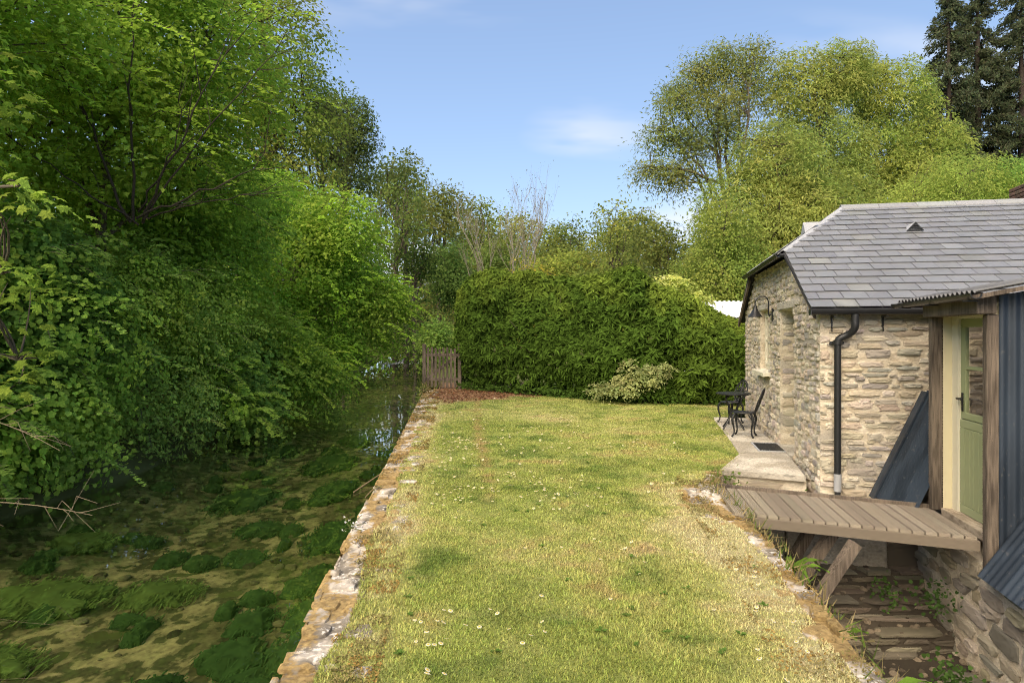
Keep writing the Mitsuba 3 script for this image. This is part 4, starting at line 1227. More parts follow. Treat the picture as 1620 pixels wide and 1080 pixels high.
# ------------------------------------------------------------------ garden table and chairs
def chair(x, y, rz, label):
    """cast metal bistro chair facing +x before rotation"""
    t = thing('garden_chair', label, 'chair', 'cast metal chairs on the terrace')
    pos = (x, y, .02)
    rad = .205
    rim = lathe([(rad - .03, .425), (rad, .425), (rad + .006, .434), (rad, .444), (rad - .03, .442), (rad - .03, .425)], 28)
    bars = [rim]
    for i in range(12):
        an = i * np.pi / 6
        bars.append(tube([(.05 * math.cos(an), .05 * math.sin(an), .434), (.12 * math.cos(an + .25), .12 * math.sin(an + .25), .436), (.185 * math.cos(an), .185 * math.sin(an), .434)], .011, 5))
        bars.append(tube([(.12 * math.cos(an + .25), .12 * math.sin(an + .25), .434), (.185 * math.cos(an + .52), .185 * math.sin(an + .52), .434)], .010, 5))
    bars.append(lathe([(.001, .428), (.055, .428), (.06, .435), (.055, .443), (.001, .443)], 16))
    an = np.linspace(0, 2 * np.pi, 25)
    bars.append(tube(np.c_[.12 * np.cos(an), .12 * np.sin(an), .434 + 0 * an], .010, 5))
    add('seat', move(join(bars), pos, rz), 'iron', t, 40)
    for sx, sy in ((1, 1), (1, -1), (-1, 1), (-1, -1)):
        o1 = np.array([sx * .13, sy * .13])
        d_ = np.array([sx, sy]) * .7071
        pts = [[*(o1), .425], [*(o1 + d_ * .055), .36], [*(o1 + d_ * .06), .27], [*(o1 + d_ * .03), .15], [*(o1 + d_ * .035), .06], [*(o1 + d_ * .075), .012]]
        lg_ = join([tube(spline(pts, 14), np.r_[np.linspace(.019, .024, 4), np.linspace(.022, .013, 7), .014, .017, .02], 7), tube([[*(o1 + d_ * .05), .40], [*(o1 + d_ * .02), .33], [*(o1 - d_ * .06), .40]], .009, 5)])
        add('leg', move(lg_, pos, rz), 'iron', t, 40)
    # oval back leaning away, with scrolls inside
    def bk(u, w):
        return [-.19 - .16 * (w - .44) / .44, u, w]
    parts = []
    an = np.linspace(0, 2 * np.pi, 33)
    parts.append(tube([bk(.185 * math.sin(a_) * (1 + .08 * math.cos(a_)), .665 - .215 * math.cos(a_)) for a_ in an], .013, 6, False))
    for s in (-1, 1):
        parts.append(tube(spline([bk(s * .02, .47), bk(s * .10, .54), bk(s * .12, .63), bk(s * .05, .68), bk(s * .02, .62), bk(s * .06, .58)], 18), .009, 5))
        parts.append(tube(spline([bk(s * .015, .86), bk(s * .09, .81), bk(s * .12, .73), bk(s * .06, .70), bk(s * .03, .76)], 16), .009, 5))
        parts.append(tube(spline([bk(s * .175, .68), bk(s * .13, .67), bk(s * .08, .66), bk(0, .71)], 10), .008, 5))
        parts.append(tube([[-.15, s * .10, .435], bk(s * .06, .46)], .014, 5))
    parts.append(tube([bk(0, .45), bk(0, .88)], .010, 5))
    parts.append(tube(np.array([bk(.05 * math.sin(a_), .70 - .06 * math.cos(a_)) for a_ in np.linspace(0, 2 * np.pi, 17)]), .009, 5, False))
    for a_ in np.linspace(.5, 2 * np.pi - .5, 11):
        parts.append(tube([bk(.17 * math.sin(a_), .665 - .2 * math.cos(a_)), bk(.10 * math.sin(a_ + .25), .665 - .12 * math.cos(a_ + .25))], .007, 4))
    add('backrest', move(join(parts), pos, rz), 'iron', t, 40)
    return t


tb = thing('garden_table', 'round dark cast metal table on the terrace between two chairs', 'table')
tx_, ty_ = 4.33, 13.35
add('tabletop', move(lathe([(.001, .672), (.315, .672), (.33, .682), (.33, .70), (.31, .705), (.001, .703)], 40), (tx_, ty_, .02)), 'iron', tb, 40)
for i in range(4):
    a_ = .5 + i * np.pi / 2
    pts = [(.10 * math.cos(a_), .10 * math.sin(a_), .672), (.20 * math.cos(a_), .20 * math.sin(a_), .58), (.08 * math.cos(a_), .08 * math.sin(a_), .38), (.15 * math.cos(a_), .15 * math.sin(a_), .15), (.27 * math.cos(a_), .27 * math.sin(a_), .012)]
    add('leg', move(tube(spline(pts, 16), np.linspace(.019, .015, 16), 7), (tx_, ty_, .02)), 'iron', tb, 40)
add('shelf', move(lathe([(.001, .36), (.09, .36), (.10, .37), (.09, .38), (.001, .38)], 20), (tx_, ty_, .02)), 'iron', tb, 40)
chair(4.20, 12.35, math.radians(152), 'black cast metal chair nearest the doormat')
chair(4.56, 14.25, math.radians(200), 'black cast metal chair behind the table by the hedge')

# ------------------------------------------------------------------ white shed behind the hedge
sh_ = thing('shed', 'white roofed shed showing behind the hedge beside the cottage', 'shed')
add('wall', bx(7.7, 14, 27.0, 31, -.3, 2.62), 'paint', sh_, False, (.55, .56, .55))
add('roof', corrugated(np.array([7.4, 26.6, 2.55]), np.array([1.0, 0, 0]), unitv(0, 1, .30), 7, 2.6, .2, .02), 'paint', sh_, True, (.78, .80, .82))

# ------------------------------------------------------------------ hedge and shrubs
rng = np.random.default_rng(77)


def hedge_keep(P):
    return P[:, 2] > -.05


LAUREL = (0.085, 0.150, 0.024)
LTOP = (0.20, 0.27, 0.042)


def laurel():
    t = thing('laurel_hedge', 'broad clipped laurel hedge closing the far end of the lawn', 'hedge')
    # sprays over a long loaf whose front runs obliquely
    fx = np.array([-2.1, -1.3, 0.2, 3.2, 6.4, 8.6])
    fy = np.array([25.0, 23.1, 21.7, 18.9, 18.3, 18.4])
    hh = np.array([3.1, 3.6, 3.75, 3.55, 1.95, 1.7])
    n = 10500
    x = rng.uniform(-2.0, 8.4, n)
    f = np.interp(x, fx, fy)
    h = np.interp(x, fx, hh) * (0.86 + .28 * fb(x, x * 0, .9, 3, 5))
    face = rng.random(n)
    z = np.where(face < .68, rng.uniform(0.02, 1, n) ** .9 * h, h)
    dep = np.where(face < .68, np.abs(rng.normal(0, .30, n)), rng.uniform(0, 3.0, n))
    bul = .8 * np.sin(np.pi * np.clip(z / h, 0, 1)) ** .6 * (1 - .5 * (z / h) ** 3)
    lump = 1.2 * (meshkit.fbm(np.c_[x * .75, z * .9, x * 0], 3, 9) - .5) + .7 * (meshkit.fbm(np.c_[x * 2.1, z * 2.3, x * 0], 2, 19) - .5)
    y = f - bul + lump + dep + .9 * np.clip(z / h - .72, 0, 1) ** 1.6 * 2
    z = z - np.where(face >= .68, .25 * (dep - 1.2) ** 2 * .3 + np.abs(rng.normal(0, .12, n)) - .12, 0) + np.where(face >= .68, .35 * (fb(x, y, 1.1, 3, 6) - .5), 0)
    ox = np.c_[np.zeros(n) - .25, -np.ones(n) * np.where(face < .68, 1.0, .25), np.where(face < .68, .45, 1.2)]
    # left end of the loaf
    P = np.c_[x, y, z]
    a = unit(ox + rng.normal(0, .4, (n, 3)))
    per = 8
    k = np.repeat(np.arange(n), per)
    m = len(k)
    tx = unit(np.cross(a, rng.normal(size=(n, 3))))
    ty = np.cross(a, tx)
    an = rng.uniform(0, 6.28, m)
    rd = rng.uniform(.25, 1, m)[:, None] * .10
    dirs = np.cos(an)[:, None] * tx[k] + np.sin(an)[:, None] * ty[k]
    Q = P[k] + dirs * rd * 1.0 + a[k] * rng.normal(0, .05, (m, 1))
    N = a[k] + .35 * rng.normal(size=(m, 3)) + .25 * dirs
    D = dirs + .35 * a[k] - [0, 0, .35]
    young = np.clip((z / h - .80) * 4 + (fb(x * 1.0, z, 2.0, 2, 3) - .45) * 2.0, 0, 1) * .8
    young = np.where(x > 4.4, np.clip(young + .2, 0, 1), young)
    cb = np.array(LAUREL) * (1 - young[:, None]) + np.array(LTOP) * young[:, None]
    c = cb[k] * rng.uniform(.65, 1.35, (m, 1))
    v, ff, cc = leaves(Q, N, D, rng.uniform(.15, .245, m), np.clip(c, 0, 1), 'lance')
    add('crown', (v, ff), 'gloss_leaf', t, False, cc)
    ms = []
    for i in range(26):
        xx = rng.uniform(-1.6, 8)
        yy_ = np.interp(xx, fx, fy) + rng.uniform(.5, 1.4)
        for j in range(4):
            e = np.array([xx + rng.normal(0, .5), yy_ - rng.uniform(-.8, .6), rng.uniform(1.2, 3.0)])
            ms.append(tube(bez([xx, yy_, -.1], [xx, yy_, 1.0], e, 6), np.linspace(.035, .008, 6), 5, False))
    add('stems', join(ms), 'matte', t, True, BARK)


laurel()
# ivy and weeds at the hedge foot
n = 2600
x = rng.uniform(-1.9, 6.3, n)
y = np.interp(x, [-2.1, -1.3, .2, 3.2, 6.4], [24, 23.1, 21.6, 18.8, 18.2]) - np.abs(rng.normal(0, .32, n)) + .1
P = np.c_[x, y, rng.uniform(.03, .24, n)]
v, f, c = leaves(P, rng.normal(0, .5, (n, 3)) + [0, -.5, 1], rng.normal(size=(n, 3)), rng.uniform(.05, .11, n), np.array([.085, .155, .03]) * rng.uniform(.6, 1.5, (n, 1)), 'ivy')
add('ivy', (v, f), 'leaf', None, False, c, label='low ivy creeping along the foot of the laurel hedge', cat='ivy', kind='stuff')

tree('variegated_shrub', 'cream and green variegated shrub growing against the laurel hedge', 'shrub', (3.2, 18.9, -.05), (3.2, 18.6, .5), .03,
     [(3.05, 18.15, .50, .50, .35, .30), (3.65, 18.0, .78, .45, .35, .30), (2.45, 18.45, .40, .42, .3, .2), (4.05, 18.0, .92, .32, .3, .2), (3.1, 18.2, 1.05, .24, .22, .18)], 190, 14, .085, .085, (.20, .22, .095), 201, mat='leaf', twigs=20, tmpl='oval', up=.7)
tree('flowering_shrub', 'pale flowering shrub topping the hedge near the cottage', 'shrub', (5.0, 20.6, 0), (5.0, 20.4, 2.6), .04,
     [(4.75, 20.3, 3.35, .45, .4, .35), (5.35, 20.2, 2.85, .5, .5, .35), (5.9, 19.8, 1.95, .5, .5, .3)], 260, 14, .10, .10, (.30, .33, .09), 202, tmpl='oval', up=.8, alt=(.55, .55, .36))

# ------------------------------------------------------------------ left bank: shrubs and trees over the stream
IVYG = (0.100, 0.172, 0.040)
BRIGHT = (0.135, 0.215, 0.030)
YEL = (0.165, 0.235, 0.035)


def over(P):
    return (P[:, 2] > WATER + .12)


bank = [
    ('ivy_thicket', 'dark ivy thicket spilling to the water in the left corner', 'thicket', -7.3, 8.0, 1.2, [(-7.3, 7.6, .5, 1.35, 1.7, 1.5), (-7.1, 9.3, .3, 1.25, 1.3, 1.2), (-7.7, 8.6, 2.1, 1.4, 1.8, 1.3)], 1500, 'ivy', .10, IVYG, 301),
    ('ivy_thicket', 'dark ivy thicket hanging over the weedy shallows', 'thicket', -7.4, 11.2, 1.2, [(-7.1, 11.0, .4, 1.3, 1.6, 1.3), (-7.2, 11.6, 1.8, 1.4, 1.8, 1.3), (-7.6, 11.2, 3.0, 1.3, 1.6, 1.0)], 1500, 'ivy', .092, IVYG, 302),
    ('bramble_thicket', 'tangled bramble thicket with paler leaf tips above the stream bank', 'thicket', -7.2, 14.6, 1.2, [(-6.8, 14.3, .5, 1.2, 1.7, 1.4), (-6.8, 15.4, 2.0, 1.4, 1.8, 1.3), (-7.2, 13.8, 2.7, 1.4, 1.5, 1.1)], 1500, 'oval', .095, (.13, .20, .05), 303),
    ('broadleaf_shrub', 'large leaved shrub trailing in the stream below the bright bush', 'shrub', -6.6, 17.6, .9, [(-6.1, 17.0, .0, .9, 1.6, .8), (-6.7, 18.3, .9, 1.2, 1.5, 1.1), (-6.6, 16.2, .9, .9, 1.2, .9)], 900, 'lobed', .14, (.13, .205, .04), 304),
]
for nm, lab, cat, x_, y_, h_, lobes, ncl, tm, sz, co, sd in bank:
    lobes = [(l[0] - .55, l[1], l[2] + .12, *l[3:]) for l in lobes]
    tree(nm, lab, cat, (x_ - 1.0, y_, -.6), (x_ - .6, y_, h_), .05, lobes, ncl, 17 if sz < .12 else 9, sz, .17, co, sd, tmpl=tm, keep=over, twigs=60, up=.45, outw=.8, droop=.45, shoots=80, slen=.72, alt=np.array(co) * [1.5, 1.35, .9], ragged=.9, shell=.32)

tree('lime_tree', 'tall lime tree with fresh green leaves and dark spreading branches over the bank', 'tree', (-8.6, 14.2, .2), (-8.0, 13.6, 6.5), .11,
     [(-8.2, 13.8, 8.2, 2.6, 2.4, 2.4), (-9.8, 13.5, 6.6, 2.3, 2.2, 2.2), (-6.6, 14.8, 7.6, 1.9, 2.0, 1.8), (-7.9, 13.0, 5.7, 1.9, 1.6, 1.4), (-9.6, 12.6, 4.4, 1.7, 1.5, 1.3), (-7.3, 15.7, 5.2, 1.6, 1.7, 1.2), (-8.4, 14.0, 10.8, 2.4, 2.4, 1.9)],
     3000, 17, .135, .27, BRIGHT, 311, tmpl='oval', up=.75, outw=.4, droop=.35, twigs=150, alt=YEL, ragged=.7, shoots=150, slen=1.5)
lime = 'lime_tree'
rb = np.random.default_rng(322)
hub = np.array([-6.75, 12.3, 3.9])
for j, (x_, y_, z_, r_) in enumerate(((-4.75, 11.6, 6.95, .045), (-4.0, 11.8, 5.05, .035), (-4.3, 12.0, 4.35, .03), (-7.9, 11.4, 7.4, .045), (-8.6, 11.2, 5.4, .03), (-6.2, 11.4, 7.9, .04), (-5.5, 11.3, 5.9, .03), (-3.9, 12.6, 7.6, .03))):
    e = np.array([x_, y_, z_])
    ln = np.linalg.norm(e - hub)
    b_ = bez(hub + rb.normal(0, .08, 3), (hub + e) / 2 + rb.normal(0, .07, 3) * ln + [0, -.1, -.02 * ln], e, 12) + np.r_[[[0, 0, 0]], rb.normal(0, .03, (10, 3)), [[0, 0, 0]]]
    r_ = r_ * .68
    ms_ = [tube(b_, np.linspace(r_, r_ * .2, 12), 6)]
    for q in range(5):
        s_ = b_[rb.integers(3, 11)]
        d_ = unit(e - hub + rb.normal(0, .55, 3) * ln)
        ms_.append(tube(bez(s_, s_ + d_ * .4, s_ + d_ * rb.uniform(.6, 1.1) + [0, 0, .1], 5), np.linspace(r_ * .4, r_ * .1, 5), 5))
    add('bough', join(ms_), 'matte', lime, True, (.045, .038, .03))
tree('hazel_tree', 'leafy hazel leaning in at the left edge of the view', 'tree', (-9.6, 9.6, .6), (-8.6, 9.4, 5), .13,
     [(-8.8, 9.5, 5.4, 1.9, 1.7, 1.7), (-9.4, 10.2, 3.6, 1.5, 1.4, 1.2), (-8.1, 10.8, 6.9, 1.7, 1.6, 1.5), (-8.2, 8.8, 7.4, 1.9, 1.7, 1.4), (-9.2, 8.4, 3.2, 1.1, 1.1, .9)],
     1600, 17, .125, .22, (.125, .205, .03), 312, tmpl='oval', up=.7, outw=.45, droop=.35, twigs=90, alt=BRIGHT, ragged=.7, shoots=110, slen=1.3)
tree('sycamore', 'big lobed yellow green sycamore leaves on boughs at the left edge', 'tree', (-9.0, 6.6, .3), (-7.8, 6.6, 3.6), .10,
     [(-5.15, 6.9, 2.35, .42, .6, .35), (-4.55, 6.3, 3.15, .38, .5, .22), (-5.7, 6.6, 3.55, .5, .5, .3), (-5.2, 7.2, 1.5, .35, .4, .25), (-6.2, 7.2, 4.6, .9, .8, .7)],
     110, 6, .125, .15, (.13, .19, .03), 313, tmpl='palm', up=.95, outw=.3, droop=.3, twigs=45, var=.35)
tree('hornbeam', 'bright green hornbeam bush reaching out over the stream', 'tree', (-8.6, 25, .2), (-7.8, 24.6, 3.5), .13,
     [(-7.6, 24.4, 4.4, 2.4, 2.4, 2.2), (-5.9, 25.2, 2.7, 2.2, 2.2, 2.0), (-8.8, 23.0, 2.2, 2.0, 2.0, 1.9), (-6.3, 24.2, 5.6, 1.8, 1.8, 1.4), (-7.0, 23.0, .9, 1.7, 1.5, 1.3), (-9.2, 25, 6.6, 2, 2, 1.6), (-5.0, 25.8, 3.2, 1.2, 1.4, 1.0)],
     3000, 16, .145, .28, (.125, .215, .028), 314, tmpl='oval', up=.8, outw=.5, droop=.3, keep=over, twigs=60, alt=(.18, .25, .04), ragged=.6, shoots=130, slen=1.2)
tree('dogwood', 'low yellow green bush dipping to the stream before the hornbeam', 'shrub', (-7.2, 19.6, -.4), (-6.8, 19.5, 1), .05,
     [(-6.4, 19.6, .9, 1.15, 1.4, .9), (-6.1, 20.8, .55, .95, 1.2, .8), (-7.0, 19.0, 1.9, 1.2, 1.3, .9)], 800, 16, .125, .22, (.16, .235, .035), 315, tmpl='oval', up=.9, keep=over, twigs=30, alt=(.24, .29, .05), shoots=50, slen=.8)
tree('elder', 'mid green bushy tree filling the bank behind the thickets', 'tree', (-9.6, 17.6, .4), (-9, 17.4, 4), .12,
     [(-8.0, 17.2, 3.6, 1.8, 1.9, 1.4), (-9.6, 18.6, 5.6, 2.2, 2.2, 1.8), (-8.2, 19.2, 5.4, 1.8, 2.0, 1.4), (-8.8, 15.6, 4.3, 1.6, 1.6, 1.2)], 1700, 16, .15, .26, (.13, .21, .034), 316, tmpl='oval', up=.7, alt=BRIGHT, twigs=50, shoots=100, slen=1.3)
OL = (.105, .150, .030)
tree('field_maple', 'tall olive green maple behind the lime, thin twigs at its right', 'tree', (-12.5, 30, 3), (-11, 30, 13), .28,
     [(-11.0, 29.5, 14.2, 3.4, 3.2, 3.4), (-12.6, 30, 10.6, 3.2, 3.0, 2.8), (-9.2, 30, 11.6, 2.4, 2.4, 2.2), (-9.7, 30.2, 8.6, 2.2, 2.2, 2.0), (-11.6, 30, 17.8, 2.8, 2.6, 2.2), (-13.6, 27, 14, 3, 3, 3)],
     2600, 13, .17, .34, OL, 317, alt=(.15, .17, .035), twigs=120, ragged=.7)
tree('ash', 'sparse twiggy tree against the sky right of the maple', 'tree', (-9.5, 33, 2.4), (-9.2, 33, 11), .13,
     [(-9.0, 33, 12.2, 1.5, 1.4, 2.2), (-9.9, 33, 13.6, 1.1, 1, 1.8), (-8.3, 33, 10.6, 1.3, 1.2, 1.2)], 240, 8, .13, .3, (.085, .09, .028), 318, twigs=150, ragged=.9, shell=.4)
DK = (.066, .092, .028)
tree('oak', 'dark rounded oak standing high against the sky on the left', 'tree', (-11.6, 45, 5), (-11.0, 45, 13), .28,
     [(-10.7, 45, 16.2, 1.8, 1.8, 1.5), (-11.6, 45, 14.4, 1.9, 1.8, 1.6), (-9.9, 45, 14.6, 1.2, 1.2, 1.0), (-10.4, 45, 12.4, 1.7, 1.7, 1.4), (-12.6, 45.5, 16.8, 1.4, 1.4, 1.2)], 900, 15, .20, .36, DK, 319, twigs=70, ragged=.7)
hill = [  # px-free: x, y, top z, rx, rz, colour, name
    (-14.5, 42, 15, 3.6, 4.6, OL, 'ash', 'olive ash filling the slope under the dark oak'),
    (-10.5, 40, 9.4, 2.8, 3.6, (.10, .16, .03), 'field_maple', 'fresh green maple low on the left slope'),
    (-11.0, 64, 19.2, 2.7, 4.2, DK, 'oak', 'brown green oak cresting the wooded slope'),
    (-9.0, 58, 15.4, 2.8, 4.6, (.085, .12, .03), 'ash', 'mid green ash on the slope right of the crest oak'),
    (-12.8, 52, 13.5, 3.0, 4.4, (.11, .15, .03), 'lime_tree', 'yellowish lime on the slope left of the crest oak'),
    (-6.9, 49, 8.7, 1.5, 1.9, (.030, .055, .014), 'holly', 'very dark round holly on the middle of the slope'),
    (-12.6, 46, 7.0, 2.5, 2.8, (.095, .15, .035), 'willow', 'soft grey green willow above the far stream bank'),
    (-7.4, 72, 18.0, 3.8, 5.4, (.10, .12, .034), 'oak', 'olive oak on the slope behind the holly'),
    (-3.6, 76, 17.4, 3.6, 5.4, (.095, .12, .03), 'ash', 'dull green ash right of the olive oak'),
    (-4.6, 55, 9.4, 2.6, 3.6, (.080, .13, .034), 'field_maple', 'rounded maple over the far end of the stream'),
    (0.6, 84, 17.3, 4.2, 5.6, (.135, .165, .038), 'oak', 'golden olive oak behind the bare tree'),
    (4.6, 88, 16.0, 3.6, 5.2, (.125, .155, .036), 'oak', 'golden olive oak right of the bare tree'),
    (7.4, 84, 16.2, 3.6, 5.0, (.085, .115, .034), 'ash', 'dark distant ash near the middle of the skyline'),
    (1.1, 46, 6.9, 2.2, 2.4, (.21, .20, .035), 'goat_willow', 'yellow green bush behind the hedge beneath the bare tree'),
    (6.1, 46, 6.6, 3.4, 2.4, (.105, .135, .03), 'willow', 'low olive willow behind the middle of the hedge'),
    (8.8, 58, 13.0, 2.8, 4.2, (.125, .155, .04), 'alder', 'thin olive alder with the sky through its crown'),
    (9.4, 42, 9.0, 2.0, 3.2, (.080, .105, .030), 'hawthorn', 'dark hawthorn left of the willows'),
    (-1.6, 40, 3.9, 2.0, 1.8, (.11, .16, .035), 'elder', 'elder showing just above the left half of the hedge'),
    (-4.1, 37, 2.9, 1.3, 1.8, (.125, .19, .04), 'dogwood', 'pale green bush on the far bank beyond the gate'),
    (-4.0, 44, 2.2, 1.5, 1.4, (.14, .19, .05), 'dogwood', 'low pale bush by the riffle of the stream'),
    (-10.6, 37, 2.6, 2.2, 2.2, (.10, .17, .03), 'hazel_tree', 'hazel on the left bank beyond the hornbeam'),
    (3.2, 68, 10.8, 3.4, 4.0, (.10, .125, .035), 'ash', 'dull ash filling the gap right of the bare tree'),
    (11.8, 66, 14.2, 3.2, 4.4, (.11, .135, .036), 'oak', 'olive oak rising left of the open willow'),
    (-1.8, 63, 10.4, 3.0, 4.0, (.09, .13, .034), 'field_maple', 'maple standing behind the left end of the hedge'),
    (-12.5, 82, 23.0, 4.2, 6.0, (.085, .11, .03), 'oak', 'far oak behind the crest oak on the slope'),
    (6.4, 62, 9.4, 3.2, 3.4, (.13, .155, .04), 'willow', 'pale willow low behind the hedge centre'),
    (-1.0, 96, 19.0, 4.4, 6.0, (.105, .145, .038), 'ash', 'far green ash left of the bare tree top'),
    (8.2, 98, 16.4, 4.6, 5.4, (.115, .15, .04), 'oak', 'far pale oak closing the skyline gap'),
    (14.2, 90, 17.0, 4.6, 5.6, (.105, .14, .038), 'oak', 'far oak left of the open willow'),
    (-5.6, 90, 19.6, 4.2, 6.0, (.10, .14, .036), 'lime_tree', 'far lime on the wooded slope above the stream'),
    (4.0, 60, 9.6, 3.0, 3.4, (.15, .185, .042), 'field_maple', 'light green maple just over the hedge top'),
    (-13.6, 58, 4.6, 3, 3, (.09, .15, .03), 'hazel_tree', 'hazel far down the left bank'),
]
for i, (x_, y_, top, rx, rz, co, nm, lab) in enumerate(hill):
    r2 = np.random.default_rng(500 + i)
    zb = float(ground_z(np.array([x_]), np.array([y_]))[0]) - .2
    lobes = [(x_ + r2.uniform(-.5, .5) * rx, y_ + r2.uniform(-.4, .4) * rx, top - rz * .42 - r2.uniform(0, .8) * rz, rx * r2.uniform(.6, .85), rx * .8, rz * r2.uniform(.42, .6)) for _ in range(4)] + [(x_, y_, top - rz * .40, rx * .65, rx * .6, rz * .45)]
    if top - 2.2 * rz > zb + 1:
        lobes.append((x_, y_, zb + (top - zb) * .3, rx, rx, (top - zb) * .34))
    sz = .0040 * y_ + .03
    sparse = nm in ('ash', 'alder')
    ncl = int(min(2400, 3.2 * (rx * rz) / (sz * sz)) * (.5 if sparse else 1))
    tree(nm, lab, 'shrub' if nm in ('dogwood', 'goat_willow', 'elder') else 'tree', (x_, y_, zb), (x_ + r2.uniform(-.4, .4), y_, top - rz * 1.1), .05 + .010 * top, lobes, ncl, 10, sz * 1.12, sz * 2.0, co, 600 + i, alt=np.array(co) * [1.35, 1.2, 1.1], twigs=45, ragged=.7)

# bare pale tree in the middle
rng = np.random.default_rng(41)
bt = thing('bare_tree', 'nearly bare pale grey tree rising behind the hedge', 'tree')
ms, tips = [], []


def grow(p, d, ln, r_, depth):
    n = 5
    pts = [np.array(p)]
    dd_ = np.array(d)
    for i in range(n):
        dd_ = unit(dd_ + rng.normal(0, .07, 3) + [0, 0, .06])
        pts.append(pts[-1] + dd_ * ln / n)
    ms.append(tube(pts, np.linspace(r_, r_ * .6, n + 1), 5 if depth < 2 else 4, False))
    if depth >= 5:
        tips.append(pts[-1])
        return
    for j in range(3):
        s = rng.integers(2, n + 1)
        sd = unit(dd_ + rng.normal(0, .27, 3) * [1, 1, .5] + [0, 0, .25])
        grow(pts[s], sd, ln * rng.uniform(.55, .8), r_ * .55, depth + 1)
    tips.append(pts[-1])


for k_ in range(3):
    grow((-.55 + .10 * k_, 50, -.3), unit(np.array([-.10 + .11 * k_, rng.normal(0, .08), 1.0])), 5.3, .085, 0)
add('trunk', join(ms), 'matte', bt, True, (.30, .27, .21))
tp = np.array(tips)
k = np.repeat(np.arange(len(tp)), 1)
v, f, c = leaves(tp[k] + rng.normal(0, .22, (len(k), 3)), rng.normal(size=(len(k), 3)), rng.normal(size=(len(k), 3)), rng.uniform(.06, .14, len(k)), np.array([.17, .15, .055]) * rng.uniform(.7, 1.3, (len(k), 1)), 'kite')
add('crown', (v, f), 'leaf', bt, False, c)

# ------------------------------------------------------------------ right: willows, open tree, conifers
WL = (.198, .218, .060)
WL2 = (.165, .195, .045)
right = [
    ('crack_willow', 'tall open willow leaning left, dark limbs showing against the sky', (14.0, 42, 0), (12.6, 42, 13), .19,
     [(11.4, 42, 17.4, 1.56, 1.56, 1.56), (10.2, 41.5, 15.8, 1.32, 1.32, 1.20), (9.3, 42, 14.0, 1.44, 1.44, 1.20), (12.8, 42, 18.6, 1.44, 1.44, 1.20), (8.6, 42, 11.9, 1.32, 1.44, 0.72), (11.0, 42, 13.6, 1.56, 1.56, 1.32), (14.4, 42, 17.2, 1.56, 1.56, 1.56), (12.4, 41, 15.6, 1.44, 1.44, 1.32), (10.2, 42, 11.6, 1.44, 1.44, 0.96), (13.2, 42, 14.2, 1.56, 1.56, 1.56), (14.9, 42, 19.0, 1.08, 1.08, 1.08), (9.9, 43, 17.0, 0.96, 0.96, 0.84)], 2300, 11, .24, .50, (.165, .175, .055), 701, dict(tmpl='slim', twigs=420, ragged=.9, shell=.4)),
    ('white_willow', 'broad yellow green willow left of the cottage roof', (15, 38, 0), (14.4, 38, 8), .28,
     [(12.7, 38, 8.6, 2.6, 2.4, 2.8), (14.6, 38, 11.4, 2.6, 2.4, 2.5), (11.6, 37, 5.6, 2.2, 2.0, 2.4), (14.2, 36.5, 6.6, 2.6, 2.2, 2.8), (16.2, 37, 8.2, 2.4, 2.2, 2.6)], 3000, 17, .25, .40, WL, 702, dict(tmpl='slim', twigs=110, droop=.8, ragged=.75)),
    ('white_willow', 'high willow behind the near roof hip, dark stems inside its crown', (19.5, 42, 0), (18.6, 42, 11), .28,
     [(17.8, 42, 17.0, 2.4, 2.2, 2.6), (19.6, 42, 13.0, 2.6, 2.4, 2.6), (16.6, 42, 12.6, 2.2, 2.2, 2.4), (18.4, 40, 9.6, 2.8, 2.4, 2.6), (20.4, 42, 18.2, 1.7, 1.6, 1.8)], 2900, 17, .26, .40, WL, 703, dict(tmpl='slim', twigs=140, droop=.8, ragged=.75)),
    ('white_willow', 'rounded golden willow in front of the conifers', (25.5, 44, 1), (24.8, 44, 11), .28,
     [(24.4, 44, 17.2, 2.8, 2.6, 2.6), (26.8, 43.5, 13.6, 2.6, 2.4, 2.4), (23.0, 43, 13.0, 2.4, 2.2, 2.4), (25.4, 42, 10.8, 3.2, 2.6, 2.6), (22.8, 45, 19.0, 1.8, 1.6, 1.6)], 2900, 17, .27, .42, (.195, .22, .055), 704, dict(tmpl='slim', twigs=100, droop=.8, ragged=.7)),
    ('osier', 'soft light green willow shrub over the slate ridge', (20.4, 31, 0), (19.6, 31, 6), .16,
     [(18.2, 31, 7.4, 2.4, 2, 1.5), (20.6, 31, 8.6, 2.3, 2, 1.5), (16.6, 31, 6.4, 1.8, 1.6, 1.3)], 1700, 20, .15, .32, (.195, .235, .055), 705, dict(tmpl='slim', twigs=50, droop=.8, ragged=.6)),
    ('osier', 'light green willow shrub at the right edge above the chimney', (24.6, 31, 0), (24, 31, 6), .16,
     [(23.4, 31, 8.7, 2.0, 2, 1.5), (25.4, 31, 9.2, 2.0, 2, 1.7), (22.2, 30.4, 7.0, 1.7, 1.6, 1.3)], 1500, 20, .15, .32, (.165, .235, .055), 706, dict(tmpl='slim', twigs=50, droop=.8, ragged=.6)),
    ('willow', 'grey green willow rising behind the right part of the hedge', (11, 33, 0), (10.6, 33, 4), .15,
     [(9.9, 33, 4.8, 1.7, 1.6, 2.2), (11.4, 33, 4.4, 1.7, 1.6, 2.2), (10.4, 33, 7.2, 1.6, 1.5, 1.5), (8.6, 34, 4.2, 1.5, 1.4, 1.5)], 1500, 14, .135, .32, WL2, 707, dict(twigs=60, droop=.5)),
    ('elder', 'fresh green bush between the white shed and the willow', (11.9, 33.4, 0), (11.7, 33.4, 2.6), .08,
     [(11.3, 33.4, 3.5, 1.4, 1.2, 1.0), (12.7, 33.4, 3.2, 1.2, 1.1, 1.0)], 460, 14, .12, .26, (.15, .20, .04), 708, dict(twigs=20)),
]
